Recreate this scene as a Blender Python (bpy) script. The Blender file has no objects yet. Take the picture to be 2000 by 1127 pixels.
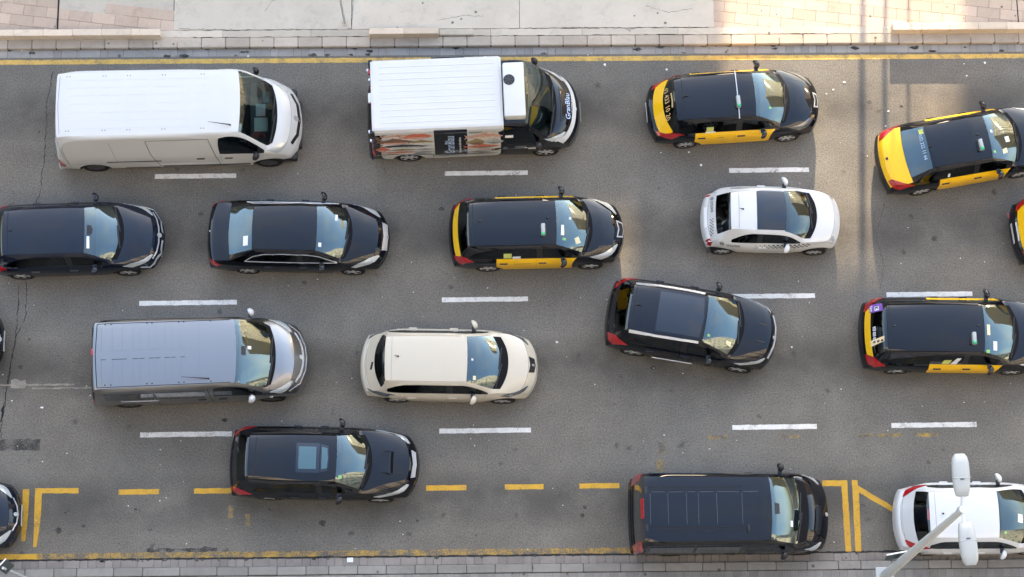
import bpy, bmesh, math, random
from mathutils import Vector, Matrix, Euler
from mathutils.bvhtree import BVHTree
random.seed(7)
sc = bpy.context.scene
col = sc.collection

# ------------------------------------------------------------------ camera
cam_d = bpy.data.cameras.new('camera')
cam = bpy.data.objects.new('camera', cam_d)
col.objects.link(cam)
cam_d.sensor_width = 36.0
cam_d.lens = 69.714
cam_d.clip_start = 0.5
cam_d.clip_end = 2000
rot = Matrix(((0.99981027, 0.01149782, -0.01572326),
              (-0.01490673, 0.97123324, -0.23766315),
              (0.01253835, 0.23785245, 0.97122037)))
cam.matrix_world = Matrix.Translation((-0.78677, -11.89237, 48.59866)) @ rot.to_4x4()
sc.camera = cam

# ------------------------------------------------------------------ sky, sun, exposure
SUN_EL = math.radians(18.0)
world = bpy.data.worlds.new('World')
sc.world = world
world.use_nodes = True
wn = world.node_tree.nodes
wl = world.node_tree.links
wn.clear()
sky = wn.new('ShaderNodeTexSky')
sky.sky_type = 'NISHITA'
sky.sun_disc = False
sky.sun_elevation = SUN_EL
sky.sun_rotation = math.radians(3.2)
sky.altitude = 50
sky.air_density = 1.0
sky.dust_density = 3.0
sky.ozone_density = 1.6
bg = wn.new('ShaderNodeBackground')
bg.inputs['Strength'].default_value = 0.15
# thin high cloud over the whole sky
tc = wn.new('ShaderNodeTexCoord')
cn = wn.new('ShaderNodeTexNoise')
cn.inputs['Scale'].default_value = 2.6
cn.inputs['Detail'].default_value = 7
cn.inputs['Roughness'].default_value = 0.55
cn.inputs['Distortion'].default_value = 0.6
cr = wn.new('ShaderNodeMapRange')
cr.inputs[1].default_value = 0.42
cr.inputs[2].default_value = 0.75
cr.inputs[3].default_value = 0.04
cr.inputs[4].default_value = 0.66
bwn = wn.new('ShaderNodeRGBToBW')
cw_ = wn.new('ShaderNodeMix'); cw_.data_type = 'RGBA'; cw_.blend_type = 'MULTIPLY'
cw_.inputs['Factor'].default_value = 1.0
cw_.inputs['B'].default_value = (1.5, 1.47, 1.42, 1)
mx = wn.new('ShaderNodeMix'); mx.data_type = 'RGBA'
wo = wn.new('ShaderNodeOutputWorld')
wl.new(tc.outputs['Generated'], cn.inputs['Vector'])
wl.new(cn.outputs['Fac'], cr.inputs[0])
wl.new(sky.outputs['Color'], bwn.inputs['Color'])
wl.new(bwn.outputs['Val'], cw_.inputs['A'])
wl.new(cr.outputs[0], mx.inputs['Factor'])
wl.new(sky.outputs['Color'], mx.inputs['A'])
wl.new(cw_.outputs['Result'], mx.inputs['B'])
wl.new(mx.outputs['Result'], bg.inputs['Color'])
wl.new(bg.outputs['Background'], wo.inputs['Surface'])

sun_d = bpy.data.lights.new('sun', 'SUN')
sun_d.energy = 2.6
sun_d.angle = math.radians(0.5)
sun_d.color = (1.0, 0.80, 0.55)
sun = bpy.data.objects.new('sun', sun_d)
col.objects.link(sun)
sun.rotation_euler = Vector((-0.055 * math.cos(SUN_EL), -math.cos(SUN_EL), -math.sin(SUN_EL))).to_track_quat('-Z', 'Y').to_euler()

vs = sc.view_settings
vs.view_transform = 'Standard'
vs.look = 'None'
vs.exposure = 2.66
vs.gamma = 1.0
vs.use_curve_mapping = False
sc.cycles.use_denoising = True
sc.cycles.max_bounces = 8
sc.cycles.diffuse_bounces = 3
sc.cycles.glossy_bounces = 3
sc.cycles.transmission_bounces = 4
sc.cycles.transparent_max_bounces = 12
sc.cycles.sample_clamp_indirect = 6

# ------------------------------------------------------------------ materials
M = {}
def newmat(name):
    m = bpy.data.materials.new(name)
    m.use_nodes = True
    nt = m.node_tree
    b = nt.nodes['Principled BSDF']
    M[name] = m
    return m, nt, b
def N(nt, t, **kw):
    n = nt.nodes.new(t)
    for k, v in kw.items():
        n.inputs[k].default_value = v
    return n
def objco(nt):
    return nt.nodes.new('ShaderNodeTexCoord').outputs['Object']
def noise(nt, scale, detail=4, rough=0.6, vec=None, dist=0.0):
    n = N(nt, 'ShaderNodeTexNoise', Scale=scale, Detail=detail, Roughness=rough, Distortion=dist)
    if vec is None:
        vec = objco(nt)
    nt.links.new(vec, n.inputs['Vector'])
    return n.outputs['Fac']
def ramp(nt, fac, a, b, c0=0.0, c1=1.0):
    n = nt.nodes.new('ShaderNodeMapRange')
    n.inputs[1].default_value = a
    n.inputs[2].default_value = b
    n.inputs[3].default_value = c0
    n.inputs[4].default_value = c1
    nt.links.new(fac, n.inputs[0])
    return n.outputs[0]
def mixc(nt, fac, a, b, mode='MIX'):
    n = nt.nodes.new('ShaderNodeMix')
    n.data_type = 'RGBA'
    n.blend_type = mode
    for sock, v in (('Factor', fac), ('A', a), ('B', b)):
        if isinstance(v, (int, float)):
            n.inputs[sock].default_value = v
        elif isinstance(v, tuple):
            n.inputs[sock].default_value = (*v, 1) if len(v) == 3 else v
        else:
            nt.links.new(v, n.inputs[sock])
    return n.outputs['Result']
def bump(nt, b, h, strength=0.3, dist=0.01):
    n = N(nt, 'ShaderNodeBump', Strength=strength, Distance=dist)
    nt.links.new(h, n.inputs['Height'])
    nt.links.new(n.outputs['Normal'], b.inputs['Normal'])
def math_(nt, op, a, b=None):
    n = nt.nodes.new('ShaderNodeMath'); n.operation = op
    for i, v in enumerate((a, b)):
        if v is None: continue
        if isinstance(v, (int, float)): n.inputs[i].default_value = v
        else: nt.links.new(v, n.inputs[i])
    return n.outputs[0]

def simple(name, c, rough=0.5, metal=0.0, spec=0.5, coat=0.0):
    m, nt, b = newmat(name)
    b.inputs['Base Color'].default_value = (*c, 1)
    b.inputs['Roughness'].default_value = rough
    b.inputs['Metallic'].default_value = metal
    b.inputs['Specular IOR Level'].default_value = spec
    b.inputs['Coat Weight'].default_value = coat
    b.inputs['Coat Roughness'].default_value = 0.03
    return m
def paint(name, c, metal=0.0, rough=0.35, flake=0.0, dust=0.05):
    m, nt, b = newmat(name)
    co = objco(nt)
    d = ramp(nt, noise(nt, 1.7, 5, 0.6, co), 0.35, 0.8, 0.0, dust)
    dustc = tuple(min(1, 0.25 + 0.4 * x) for x in c)
    nt.links.new(mixc(nt, d, c, dustc), b.inputs['Base Color'])
    b.inputs['Metallic'].default_value = metal
    b.inputs['Roughness'].default_value = rough
    b.inputs['Specular IOR Level'].default_value = 0.0
    b.inputs['Coat Weight'].default_value = 1.0
    b.inputs['Coat IOR'].default_value = 1.52
    nt.links.new(ramp(nt, noise(nt, 5.0, 4, 0.6, co), 0.3, 0.8, 0.01, 0.05), b.inputs['Coat Roughness'])
    return m
paint('paint_black', (0.004, 0.005, 0.008), 0.0, 0.4, dust=0.008)
paint('paint_black_wrap', (0.005, 0.006, 0.009), 0.0, 0.35, dust=0.012)
paint('paint_navy', (0.006, 0.010, 0.020), 0.0, 0.35, dust=0.012)
paint('paint_white', (0.63, 0.635, 0.62), 0.0, 0.4, dust=0.08)
paint('paint_beige', (0.58, 0.52, 0.41), 0.08, 0.38, dust=0.03)
paint('paint_silver', (0.62, 0.63, 0.63), 0.12, 0.36, dust=0.03)
paint('paint_grey', (0.27, 0.268, 0.266), 1.0, 0.34, dust=0.04)
paint('paint_yellow', (0.90, 0.52, 0.008), 0.0, 0.4, dust=0.03)
simple('plastic_black', (0.014, 0.014, 0.016), 0.45)
simple('plastic_grey', (0.045, 0.047, 0.05), 0.5)
simple('cowl_black', (0.007, 0.007, 0.008), 0.6, spec=0.12)
simple('liner_black', (0.006, 0.006, 0.006), 0.9, spec=0.1)
simple('rubber', (0.012, 0.012, 0.012), 0.75, spec=0.3)
simple('chrome', (0.78, 0.79, 0.80), 0.22, 0.55)
simple('alloy', (0.55, 0.56, 0.57), 0.32, 0.45)
simple('lamp_clear', (0.60, 0.63, 0.62), 0.12, 0.3, coat=1.0)
simple('lamp_smoke', (0.16, 0.17, 0.18), 0.12, 0.4, coat=1.0)
simple('lamp_red', (0.36, 0.006, 0.010), 0.15, coat=1.0)
simple('lamp_amber', (0.7, 0.18, 0.01), 0.2, coat=1.0)
simple('seam', (0.02, 0.02, 0.022), 0.7, spec=0.2)
paint('paint_edge_glint', (0.05, 0.06, 0.075))  # paler tone painting the glint along the black van's roof panel edges
simple('seam_light', (0.30, 0.31, 0.32), 0.6, spec=0.3)
simple('interior_dark', (0.020, 0.021, 0.023), 0.8, spec=0.2)
simple('interior_grey', (0.11, 0.115, 0.12), 0.75, spec=0.2)
simple('interior_tan', (0.30, 0.25, 0.19), 0.75, spec=0.2)
simple('paper_white', (0.78, 0.79, 0.78), 0.7)
simple('plate_white', (0.50, 0.50, 0.48), 0.5)
simple('paper_cream', (0.72, 0.66, 0.42), 0.7)
simple('sticker_green', (0.22, 0.5, 0.16), 0.6)
simple('sticker_lime', (0.55, 0.58, 0.15), 0.6)
simple('sticker_purple', (0.20, 0.08, 0.42), 0.5)
simple('sticker_tan', (0.80, 0.62, 0.36), 0.6)
simple('sticker_red', (0.55, 0.02, 0.02), 0.5)
simple('print_black', (0.012, 0.012, 0.014), 0.5)
simple('print_white', (0.80, 0.84, 0.88), 0.5)
simple('print_blue', (0.45, 0.58, 0.80), 0.5)
simple('print_gold', (0.72, 0.50, 0.22), 0.5)
simple('glow_green', (0.02, 0.45, 0.16), 0.3, coat=1.0)
simple('roof_cell', (0.006, 0.008, 0.012), 0.08, coat=1.0)
simple('sunroof_glass', (0.06, 0.125, 0.15), 0.06, coat=1.0)
simple('metal_pole', (0.56, 0.58, 0.57), 0.5, 0.0)
simple('lamp_housing', (0.38, 0.40, 0.395), 0.42, 0.1)
simple('sign_back', (0.10, 0.115, 0.12), 0.4, 0.6)
simple('litter_white', (0.78, 0.77, 0.73), 0.8)
for nm, c in (('fish_red', (0.62, 0.16, 0.09)), ('fish_pink', (0.62, 0.36, 0.28)), ('fish_brown', (0.22, 0.12, 0.08)),
              ('fish_grey', (0.20, 0.22, 0.24)), ('fish_silver', (0.45, 0.46, 0.44)), ('fish_olive', (0.30, 0.24, 0.11)),
              ('fish_dark', (0.05, 0.055, 0.065)), ('fish_belly', (0.66, 0.58, 0.50))):
    m, nt, b = newmat(nm)
    co = objco(nt)
    f = ramp(nt, noise(nt, 22, 4, 0.7, co), 0.35, 0.7)
    nt.links.new(mixc(nt, f, tuple(x * 0.55 for x in c), tuple(min(1, x * 1.35) for x in c)), b.inputs['Base Color'])
    b.inputs['Roughness'].default_value = 0.45

def glassmat(name, tint, ior, gl=(0.92, 0.97, 1.0)):
    m = bpy.data.materials.new(name)
    m.use_nodes = True
    nt = m.node_tree
    nt.nodes.clear()
    o = nt.nodes.new('ShaderNodeOutputMaterial')
    mx = nt.nodes.new('ShaderNodeMixShader')
    fr = N(nt, 'ShaderNodeFresnel', IOR=ior)
    g = N(nt, 'ShaderNodeBsdfGlossy', Roughness=0.015)
    g.inputs['Color'].default_value = (*gl, 1)
    t = nt.nodes.new('ShaderNodeBsdfTransparent')
    t.inputs['Color'].default_value = (*tint, 1)
    nt.links.new(fr.outputs[0], mx.inputs[0])
    nt.links.new(t.outputs[0], mx.inputs[1])
    nt.links.new(g.outputs[0], mx.inputs[2])
    nt.links.new(mx.outputs[0], o.inputs['Surface'])
    M[name] = m
glassmat('glass_front', (0.56, 0.76, 0.74), 2.35, (0.82, 0.98, 0.97))
glassmat('glass_clear', (0.66, 0.88, 0.85), 2.0, (0.85, 0.98, 0.97))
glassmat('glass_rear', (0.25, 0.32, 0.31), 1.7)
glassmat('glass_side', (0.22, 0.27, 0.27), 1.55)

# asphalt: aggregate grain, tyre-polished tracks, old stains and patches
m, nt, b = newmat('asphalt')
co = objco(nt)
big = noise(nt, 0.30, 6, 0.66, co)
mid = noise(nt, 1.3, 6, 0.65, co)
fine = noise(nt, 26, 4, 0.85, co)
grit = noise(nt, 95, 2, 0.8, co)
c = mixc(nt, ramp(nt, big, 0.3, 0.7), (0.152, 0.138, 0.116), (0.206, 0.189, 0.160))
c = mixc(nt, ramp(nt, mid, 0.35, 0.75, 0.0, 0.55), c, (0.122, 0.113, 0.098))
c = mixc(nt, ramp(nt, fine, 0.28, 0.72, 0.0, 1.0), c, (0.175, 0.170, 0.163), 'MIX') if False else c
g2 = ramp(nt, fine, 0.30, 0.70, 0.45, 1.55)
cmul = nt.nodes.new('ShaderNodeCombineColor')
for i in range(3):
    nt.links.new(g2, cmul.inputs[i])
c = mixc(nt, 1.0, c, cmul.outputs[0], 'MULTIPLY')
g3 = ramp(nt, grit, 0.30, 0.70, 0.60, 1.40)
cm2 = nt.nodes.new('ShaderNodeCombineColor')
for i in range(3):
    nt.links.new(g3, cm2.inputs[i])
c = mixc(nt, 1.0, c, cm2.outputs[0], 'MULTIPLY')
st = N(nt, 'ShaderNodeTexVoronoi', Scale=1.15)
nt.links.new(co, st.inputs['Vector'])
stn = noise(nt, 7.0, 4, 0.7, co)
sfac = math_(nt, 'ADD', st.outputs['Distance'], ramp(nt, stn, 0.2, 0.8, -0.10, 0.10))
c = mixc(nt, ramp(nt, sfac, 0.03, 0.10, 0.55, 0.0), c, (0.035, 0.035, 0.035))
st2 = N(nt, 'ShaderNodeTexVoronoi', Scale=4.6)
nt.links.new(co, st2.inputs['Vector'])
c = mixc(nt, ramp(nt, st2.outputs['Distance'], 0.04, 0.09, 0.7, 0.0), c, (0.05, 0.05, 0.05))
sep = nt.nodes.new('ShaderNodeSeparateXYZ')
nt.links.new(co, sep.inputs[0])
ln = math_(nt, 'COSINE', math_(nt, 'MULTIPLY', math_(nt, 'ADD', sep.outputs['Y'], 1.97), 2 * math.pi / 3.378))
wv = noise(nt, 0.7, 4, 0.6, co)
lf = math_(nt, 'MULTIPLY', ramp(nt, ln, 0.1, 1.0, 0.0, 0.62), ramp(nt, wv, 0.28, 0.58))
c = mixc(nt, lf, c, (0.062, 0.058, 0.052))
nt.links.new(c, b.inputs['Base Color'])
b.inputs['Roughness'].default_value = 0.88
b.inputs['Specular IOR Level'].default_value = 0.25
bump(nt, b, fine, 0.5, 0.006)

def stone(name, c0, c1, spot=(0.07, 0.06, 0.05), sc_=1.0, spots=0.75):
    m, nt, b = newmat(name)
    g = nt.nodes.new('ShaderNodeNewGeometry')
    oi = nt.nodes.new('ShaderNodeObjectInfo')
    pos = g.outputs['Position']
    c = mixc(nt, ramp(nt, noise(nt, 1.1 * sc_, 5, 0.65, pos), 0.3, 0.7), c0, c1)
    rv = ramp(nt, oi.outputs['Random'], 0, 1, 0.86, 1.12)
    cc = nt.nodes.new('ShaderNodeCombineColor')
    for i in range(3):
        nt.links.new(rv, cc.inputs[i])
    c = mixc(nt, 1.0, c, cc.outputs[0], 'MULTIPLY')
    fine = noise(nt, 45, 3, 0.7, pos)
    c = mixc(nt, ramp(nt, fine, 0.3, 0.75, 0.0, 0.28), c, tuple(x * 0.5 for x in c0))
    v = N(nt, 'ShaderNodeTexVoronoi', Scale=2.9)
    nt.links.new(pos, v.inputs['Vector'])
    sp = math_(nt, 'ADD', v.outputs['Distance'], ramp(nt, noise(nt, 2.0, 2, 0.5, pos), 0.3, 0.7, -0.05, 0.10))
    c = mixc(nt, ramp(nt, sp, 0.075, 0.11, spots, 0.0), c, spot)
    dirt = ramp(nt, noise(nt, 3.3, 6, 0.7, pos, 0.4), 0.52, 0.78, 0.0, 0.45)
    c = mixc(nt, dirt, c, tuple(x * 0.55 for x in c0))
    nt.links.new(c, b.inputs['Base Color'])
    b.inputs['Roughness'].default_value = 0.85
    b.inputs['Specular IOR Level'].default_value = 0.25
    bump(nt, b, fine, 0.3, 0.004)
    return m
stone('kerb_granite', (0.44, 0.375, 0.30), (0.53, 0.455, 0.37))
stone('gutter_stone', (0.29, 0.27, 0.245), (0.37, 0.345, 0.31))
stone('gutter_stone_worn', (0.24, 0.215, 0.19), (0.32, 0.285, 0.255))
stone('pink_tile', (0.50, 0.39, 0.30), (0.57, 0.445, 0.35))
stone('slab_concrete', (0.53, 0.475, 0.39), (0.61, 0.55, 0.455))
stone('strip_concrete', (0.51, 0.45, 0.365), (0.60, 0.535, 0.435))
stone('bench_stone', (0.66, 0.54, 0.41), (0.71, 0.60, 0.47), spots=0.25)
stone('grey_kerb', (0.25, 0.235, 0.21), (0.33, 0.31, 0.28))
stone('panot_tile', (0.23, 0.22, 0.20), (0.30, 0.285, 0.26))
simple('joint_dirt', (0.055, 0.05, 0.045), 0.95, spec=0.1)
simple('tar', (0.022, 0.022, 0.022), 0.7, spec=0.3)
simple('ground_far', (0.16, 0.155, 0.145), 0.9, spec=0.2)
stone('facade_grey', (0.16, 0.155, 0.15), (0.21, 0.205, 0.195), spots=0.0, sc_=0.2)
stone('facade_cream', (0.46, 0.42, 0.36), (0.52, 0.48, 0.41), spots=0.0, sc_=0.2)
stone('facade_tan', (0.55, 0.42, 0.27), (0.62, 0.48, 0.32), spots=0.0, sc_=0.2)
simple('window_dark', (0.02, 0.025, 0.03), 0.08)

def worn(name, c, wear0, wear1, tint=(0.125, 0.115, 0.10)):
    m, nt, b = newmat(name)
    g = nt.nodes.new('ShaderNodeNewGeometry')
    pos = g.outputs['Position']
    f1 = noise(nt, 30, 4, 0.75, pos)
    f2 = noise(nt, 2.6, 5, 0.65, pos)
    s = math_(nt, 'ADD', math_(nt, 'MULTIPLY', f1, 0.5), math_(nt, 'MULTIPLY', f2, 0.5))
    fac = ramp(nt, s, wear0, wear1)
    dirty = mixc(nt, ramp(nt, noise(nt, 7, 4, 0.6, pos), 0.3, 0.75, 0.0, 0.35), c, tuple(x * 0.5 for x in c))
    g2 = ramp(nt, noise(nt, 40, 3, 0.75, pos), 0.3, 0.7, 0.6, 1.4)
    cm = nt.nodes.new('ShaderNodeCombineColor')
    for i in range(3):
        nt.links.new(g2, cm.inputs[i])
    asph = mixc(nt, 1.0, tint, cm.outputs[0], 'MULTIPLY')
    nt.links.new(mixc(nt, fac, dirty, asph), b.inputs['Base Color'])
    b.inputs['Roughness'].default_value = 0.8
    b.inputs['Specular IOR Level'].default_value = 0.25
    bump(nt, b, f1, 0.4, 0.005)
worn('marking_white', (0.78, 0.75, 0.69), 0.53, 0.64)
worn('marking_yellow', (0.66, 0.38, 0.05), 0.52, 0.66)
worn('marking_yellow_line', (0.68, 0.44, 0.12), 0.49, 0.64)
worn('marking_yellow_worn', (0.56, 0.34, 0.055), 0.40, 0.55)
worn('marking_yellow_ghost', (0.48, 0.31, 0.07), 0.38, 0.54)
worn('tar_patch', (0.035, 0.035, 0.034), 0.44, 0.62, (0.17, 0.153, 0.13))
worn('pale_scuff', (0.33, 0.30, 0.25), 0.44, 0.60, (0.18, 0.163, 0.14))

# ------------------------------------------------------------------ helpers
def link(name, me, mat=None, parent=None, loc=None, rot=None, smooth=False):
    o = bpy.data.objects.new(name, me)
    col.objects.link(o)
    if mat is not None and not me.materials:
        me.materials.append(M[mat])
    if parent is not None:
        o.parent = parent
    if loc is not None:
        o.location = loc
    if rot is not None:
        o.rotation_euler = rot
    if smooth:
        for p in me.polygons:
            p.use_smooth = True
        me.set_sharp_from_angle(angle=math.radians(40))
    return o
def tag(o, label=None, cat=None, group=None, kind=None):
    if label: o['label'] = label
    if cat: o['category'] = cat
    if group: o['group'] = group
    if kind: o['kind'] = kind
    return o
def empty(name, loc=(0, 0, 0), rz=0.0):
    o = bpy.data.objects.new(name, None)
    col.objects.link(o)
    o.location = loc
    o.rotation_euler = (0, 0, rz)
    o.empty_display_size = 0.3
    return o
def mesh_from(verts, faces, name='mesh'):
    me = bpy.data.meshes.new(name)
    me.from_pydata([tuple(v) for v in verts], [], faces)
    me.update()
    return me
def box_mesh(x0, x1, y0, y1, z0, z1, bev=0.0, seg=1):
    bm = bmesh.new()
    bmesh.ops.create_cube(bm, size=1.0)
    for v in bm.verts:
        v.co = Vector((x0 + (v.co.x + .5) * (x1 - x0), y0 + (v.co.y + .5) * (y1 - y0), z0 + (v.co.z + .5) * (z1 - z0)))
    if bev > 0:
        bmesh.ops.bevel(bm, geom=bm.edges[:], offset=bev, segments=seg, profile=0.6, affect='EDGES')
    me = bpy.data.meshes.new('box')
    bm.to_mesh(me); bm.free()
    return me
def sheet(x0, x1, y0, y1, z):
    return mesh_from([(x0, y0, z), (x1, y0, z), (x1, y1, z), (x0, y1, z)], [(0, 1, 2, 3)])
def rough_sheet(pts, z, step=0.12, amp=0.008):
    """closed outline with slightly ragged edges"""
    out = []
    n = len(pts)
    for i in range(n):
        a = Vector(pts[i]); b_ = Vector(pts[(i + 1) % n])
        d = b_ - a
        k = max(1, int(d.length / step))
        nv = Vector((-d.y, d.x)).normalized()
        for j in range(k):
            q = a + d * (j / k) + (nv * random.uniform(-amp, amp) if j else Vector((0, 0)))
            out.append((q.x, q.y, z))
    bm = bmesh.new()
    vs_ = [bm.verts.new(q) for q in out]
    f = bm.faces.new(vs_)
    bmesh.ops.triangulate(bm, faces=[f])
    bmesh.ops.recalc_face_normals(bm, faces=bm.faces[:])
    if bm.faces[:] and bm.faces[0].normal.z < 0 if bm.faces else False:
        bmesh.ops.reverse_faces(bm, faces=bm.faces[:])
    me = bpy.data.meshes.new('sheet')
    bm.to_mesh(me); bm.free()
    return me
def rect_pts(x0, x1, y0, y1):
    return [(x0, y0), (x1, y0), (x1, y1), (x0, y1)]
def tube_mesh(path, radii, seg=12, cap=True):
    verts, faces = [], []
    n = len(path)
    for i, p in enumerate(path):
        p = Vector(p)
        d = (Vector(path[min(i + 1, n - 1)]) - Vector(path[max(i - 1, 0)])).normalized()
        up = Vector((0, 0, 1)) if abs(d.z) < 0.9 else Vector((1, 0, 0))
        a = d.cross(up).normalized(); b_ = a.cross(d).normalized()
        for k in range(seg):
            t = 2 * math.pi * k / seg
            verts.append(p + (a * math.cos(t) + b_ * math.sin(t)) * radii[i])
    for i in range(n - 1):
        for k in range(seg):
            k2 = (k + 1) % seg
            faces.append((i * seg + k, i * seg + k2, (i + 1) * seg + k2, (i + 1) * seg + k))
    if cap:
        faces.append(tuple(range(seg))[::-1])
        faces.append(tuple((n - 1) * seg + k for k in range(seg)))
    me = mesh_from(verts, faces)
    return me

# ------------------------------------------------------------------ ground, road, markings
KR = -0.0035        # the kerbs run very slightly askew to the lanes
def kx(y0, x):
    return y0 + KR * x
def Ym(y):
    return y * (0.9867 - 0.00097 * y)
def mp(x, y):          # survey correction of the sketched plan
    return (x * (1 - 0.00096 * y), Ym(y))
ground = tag(link('ground', sheet(-400, 400, -400, 400, -0.06), 'ground_far'), 'pale grey city ground beyond the street', kind='structure')
road = tag(link('road', sheet(-160, 160, Ym(-6.98), Ym(6.75), 0.0), 'asphalt'), 'grey asphalt carriageway with four lanes', kind='structure')

def mark(name, pts, mat, z=0.004, amp=0.006):
    return link(name, rough_sheet([mp(*q) for q in pts], z, 0.10, amp), mat, road)
# white lane dashes
for y, segs in ((3.10, ((-9.10, -7.02), (-1.68, 0.45), (5.63, 7.69), (-16.6, -14.5), (13.0, 15.1))),
                (-0.278, ((-9.37, -6.92), (-1.77, 0.40), (5.49, 7.65), (9.46, 11.64), (-16.6, -14.5))),
                (-3.655, ((-9.22, -6.96), (-1.85, 0.415), (5.40, 7.50), (9.35, 11.47), (-16.6, -14.5)))):
    for a, b_ in segs:
        mark('lane_dash', rect_pts(a, b_, y - 0.062, y + 0.062), 'marking_white')
# long yellow edge line by the far kerb
L_ = [(x, kx(6.185, x)) for x in (-40, -20, -10, 0, 10, 20, 40)]
U_ = [(x, kx(6.315, x)) for x in (40, 20, 10, 0, -10, -20, -40)]
mark('edge_line', L_ + U_, 'marking_yellow_line', amp=0.005)
# worn yellow line by the near kerb
L_ = [(x, kx(-6.735, x)) for x in (-20, -10, 0, 3.2)]
U_ = [(x, kx(-6.60, x)) for x in (3.2, 0, -10, -20)]
mark('edge_line', L_ + U_, 'marking_yellow_worn', amp=0.012)
mark('edge_line', rect_pts(-12.5, -11.6, -6.69, -6.565), 'marking_yellow', 0.0075)
# loading bay: dashes, corner pieces, diagonal
for a, b_ in ((-9.69, -8.70), (-7.85, -6.85), (-2.18, -1.19), (-0.25, 0.70), (1.58, 2.56), (3.45, 4.45)):
    mark('bay_dash', rect_pts(a, b_, -5.14, -5.01), 'marking_yellow')
mark('bay_line', [(-12.03, -4.97), (-11.87, -4.97), (-11.86, -5.6), (-11.90, -6.25), (-12.0, -6.25), (-12.01, -5.6)], 'marking_yellow')
mark('bay_line', [(-11.73, -4.95), (-10.67, -4.96), (-10.66, -5.09), (-11.55, -5.08), (-11.56, -5.8), (-11.62, -6.4), (-11.70, -6.4), (-11.71, -5.8)], 'marking_yellow')
mark('bay_line', [(7.55, -5.015), (8.168, -5.015), (8.16, -6.775), (8.02, -6.775), (8.015, -5.16), (7.55, -5.15)], 'marking_yellow')
mark('bay_line', [(8.28, -5.015), (8.42, -5.015), (8.425, -5.15), (9.28, -5.70), (9.28, -5.85), (8.435, -5.33), (8.405, -6.775), (8.262, -6.775)], 'marking_yellow')
for a, b_ in ((4.8, 5.28), (6.58, 7.05), (8.5, 8.9), (9.0, 9.6), (9.9, 10.5)):
    mark('old_marking', rect_pts(a, b_, -3.945, -3.855), 'marking_yellow_ghost', amp=0.02)
for x, y in ((3.55, -4.3), (3.5, -4.75), (-7.0, -5.75), (-6.6, -5.95)):
    mark('old_marking', rect_pts(x, x + 0.14, y, y + 0.3), 'marking_yellow_ghost', amp=0.03)
# repairs, scuffs and cracks
mark('tar_patch', rect_pts(-12.75, -11.65, -3.99, -3.73), 'tar_patch', 0.0035, 0.03)
mark('tar_patch', rect_pts(-8.95, -7.25, -6.55, -6.47), 'tar_patch', 0.0035, 0.04)
mark('scuff_mark', rect_pts(-12.47, -12.11, -2.43, -2.22), 'pale_scuff', 0.0035, 0.03)
mark('scuff_mark', rect_pts(-11.95, -8.2, -2.46, -2.43), 'pale_scuff', 0.0035, 0.012)
mark('scuff_mark', rect_pts(-12.9, -10.9, -2.37, -2.33), 'pale_scuff', 0.0033, 0.012)
mark('dirt_seam', [(x, kx(-6.775, x) - 0.008) for x in (-20, -8, 0, 9.1, 20)] + [(x, kx(-6.735, x) + random.uniform(-.01, .02)) for x in (20, 16, 12, 8, 5, 2, -1, -4, -7, -10, -14, -20)], 'tar', 0.0035, 0.02)
random.seed(11)
drips = [(random.uniform(-12.5, 13), random.choice((4.75, 1.45, -1.95, -5.6)) + random.gauss(0, .35), random.uniform(.025, .075)) for i in range(46)]
for x, y, r in drips + [(-6.0, 4.9, .06), (-7.15, -3.3, .075), (-4.7, -5.9, .11), (5.1, -6.05, .09), (4.9, -6.15, .10), (-8.9, -6.0, .06),
                (4.55, -5.9, .13), (1.7, -5.6, .06), (-2.6, -6.2, .07), (10.2, -4.6, .07), (10.8, 1.2, .1), (-10.9, -5.55, .09), (-11.1, -6.0, .10), (-10.5, -5.9, .06)]:
    pts = [(x + r * math.cos(t / 12 * 6.283) * random.uniform(.6, 1.2), y + r * .8 * math.sin(t / 12 * 6.283) * random.uniform(.6, 1.2)) for t in range(12)]
    mark('oil_spot', pts, 'tar_patch', 0.003, 0.01)
def crack(pts, w0):
    pts = [mp(*t) for t in pts]
    q = []
    for i in range(len(pts) - 1):
        a = Vector(pts[i]); b_ = Vector(pts[i + 1]); k = max(2, int((b_ - a).length / 0.07))
        for j in range(k):
            q.append(a.lerp(b_, j / k) + Vector((random.uniform(-.022, .022), random.uniform(-.02, .02))))
    verts, faces = [], []
    for i, p in enumerate(q):
        w = w0 * random.uniform(.35, 1.5)
        verts += [(p.x - w, p.y, .003), (p.x + w, p.y, .003)]
        if i: faces.append((2 * i - 2, 2 * i - 1, 2 * i + 1, 2 * i))
    link('crack', mesh_from(verts, faces), 'tar', road)
crack([(-11.84, 6.03), (-11.96, 5.17), (-11.94, 3.76), (-12.02, 2.65), (-12.27, 1.82), (-12.34, .74), (-12.22, .19), (-12.2, -.61), (-12.38, -1.0), (-12.47, -1.54), (-12.54, -2.19), (-12.59, -2.85), (-12.65, -3.36), (-12.63, -3.8)], 0.009)
crack([(-12.40, .2), (-12.40, -.6), (-12.43, -1.14), (-12.51, -1.93), (-12.56, -2.5), (-12.66, -3.3)], 0.009)
crack([(-12.62, -2.9), (-12.66, -3.35)], 0.022)
crack([(9.6, 2.2), (9.3, 1.3), (9.45, .5), (9.3, -.2)], 0.004)

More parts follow.
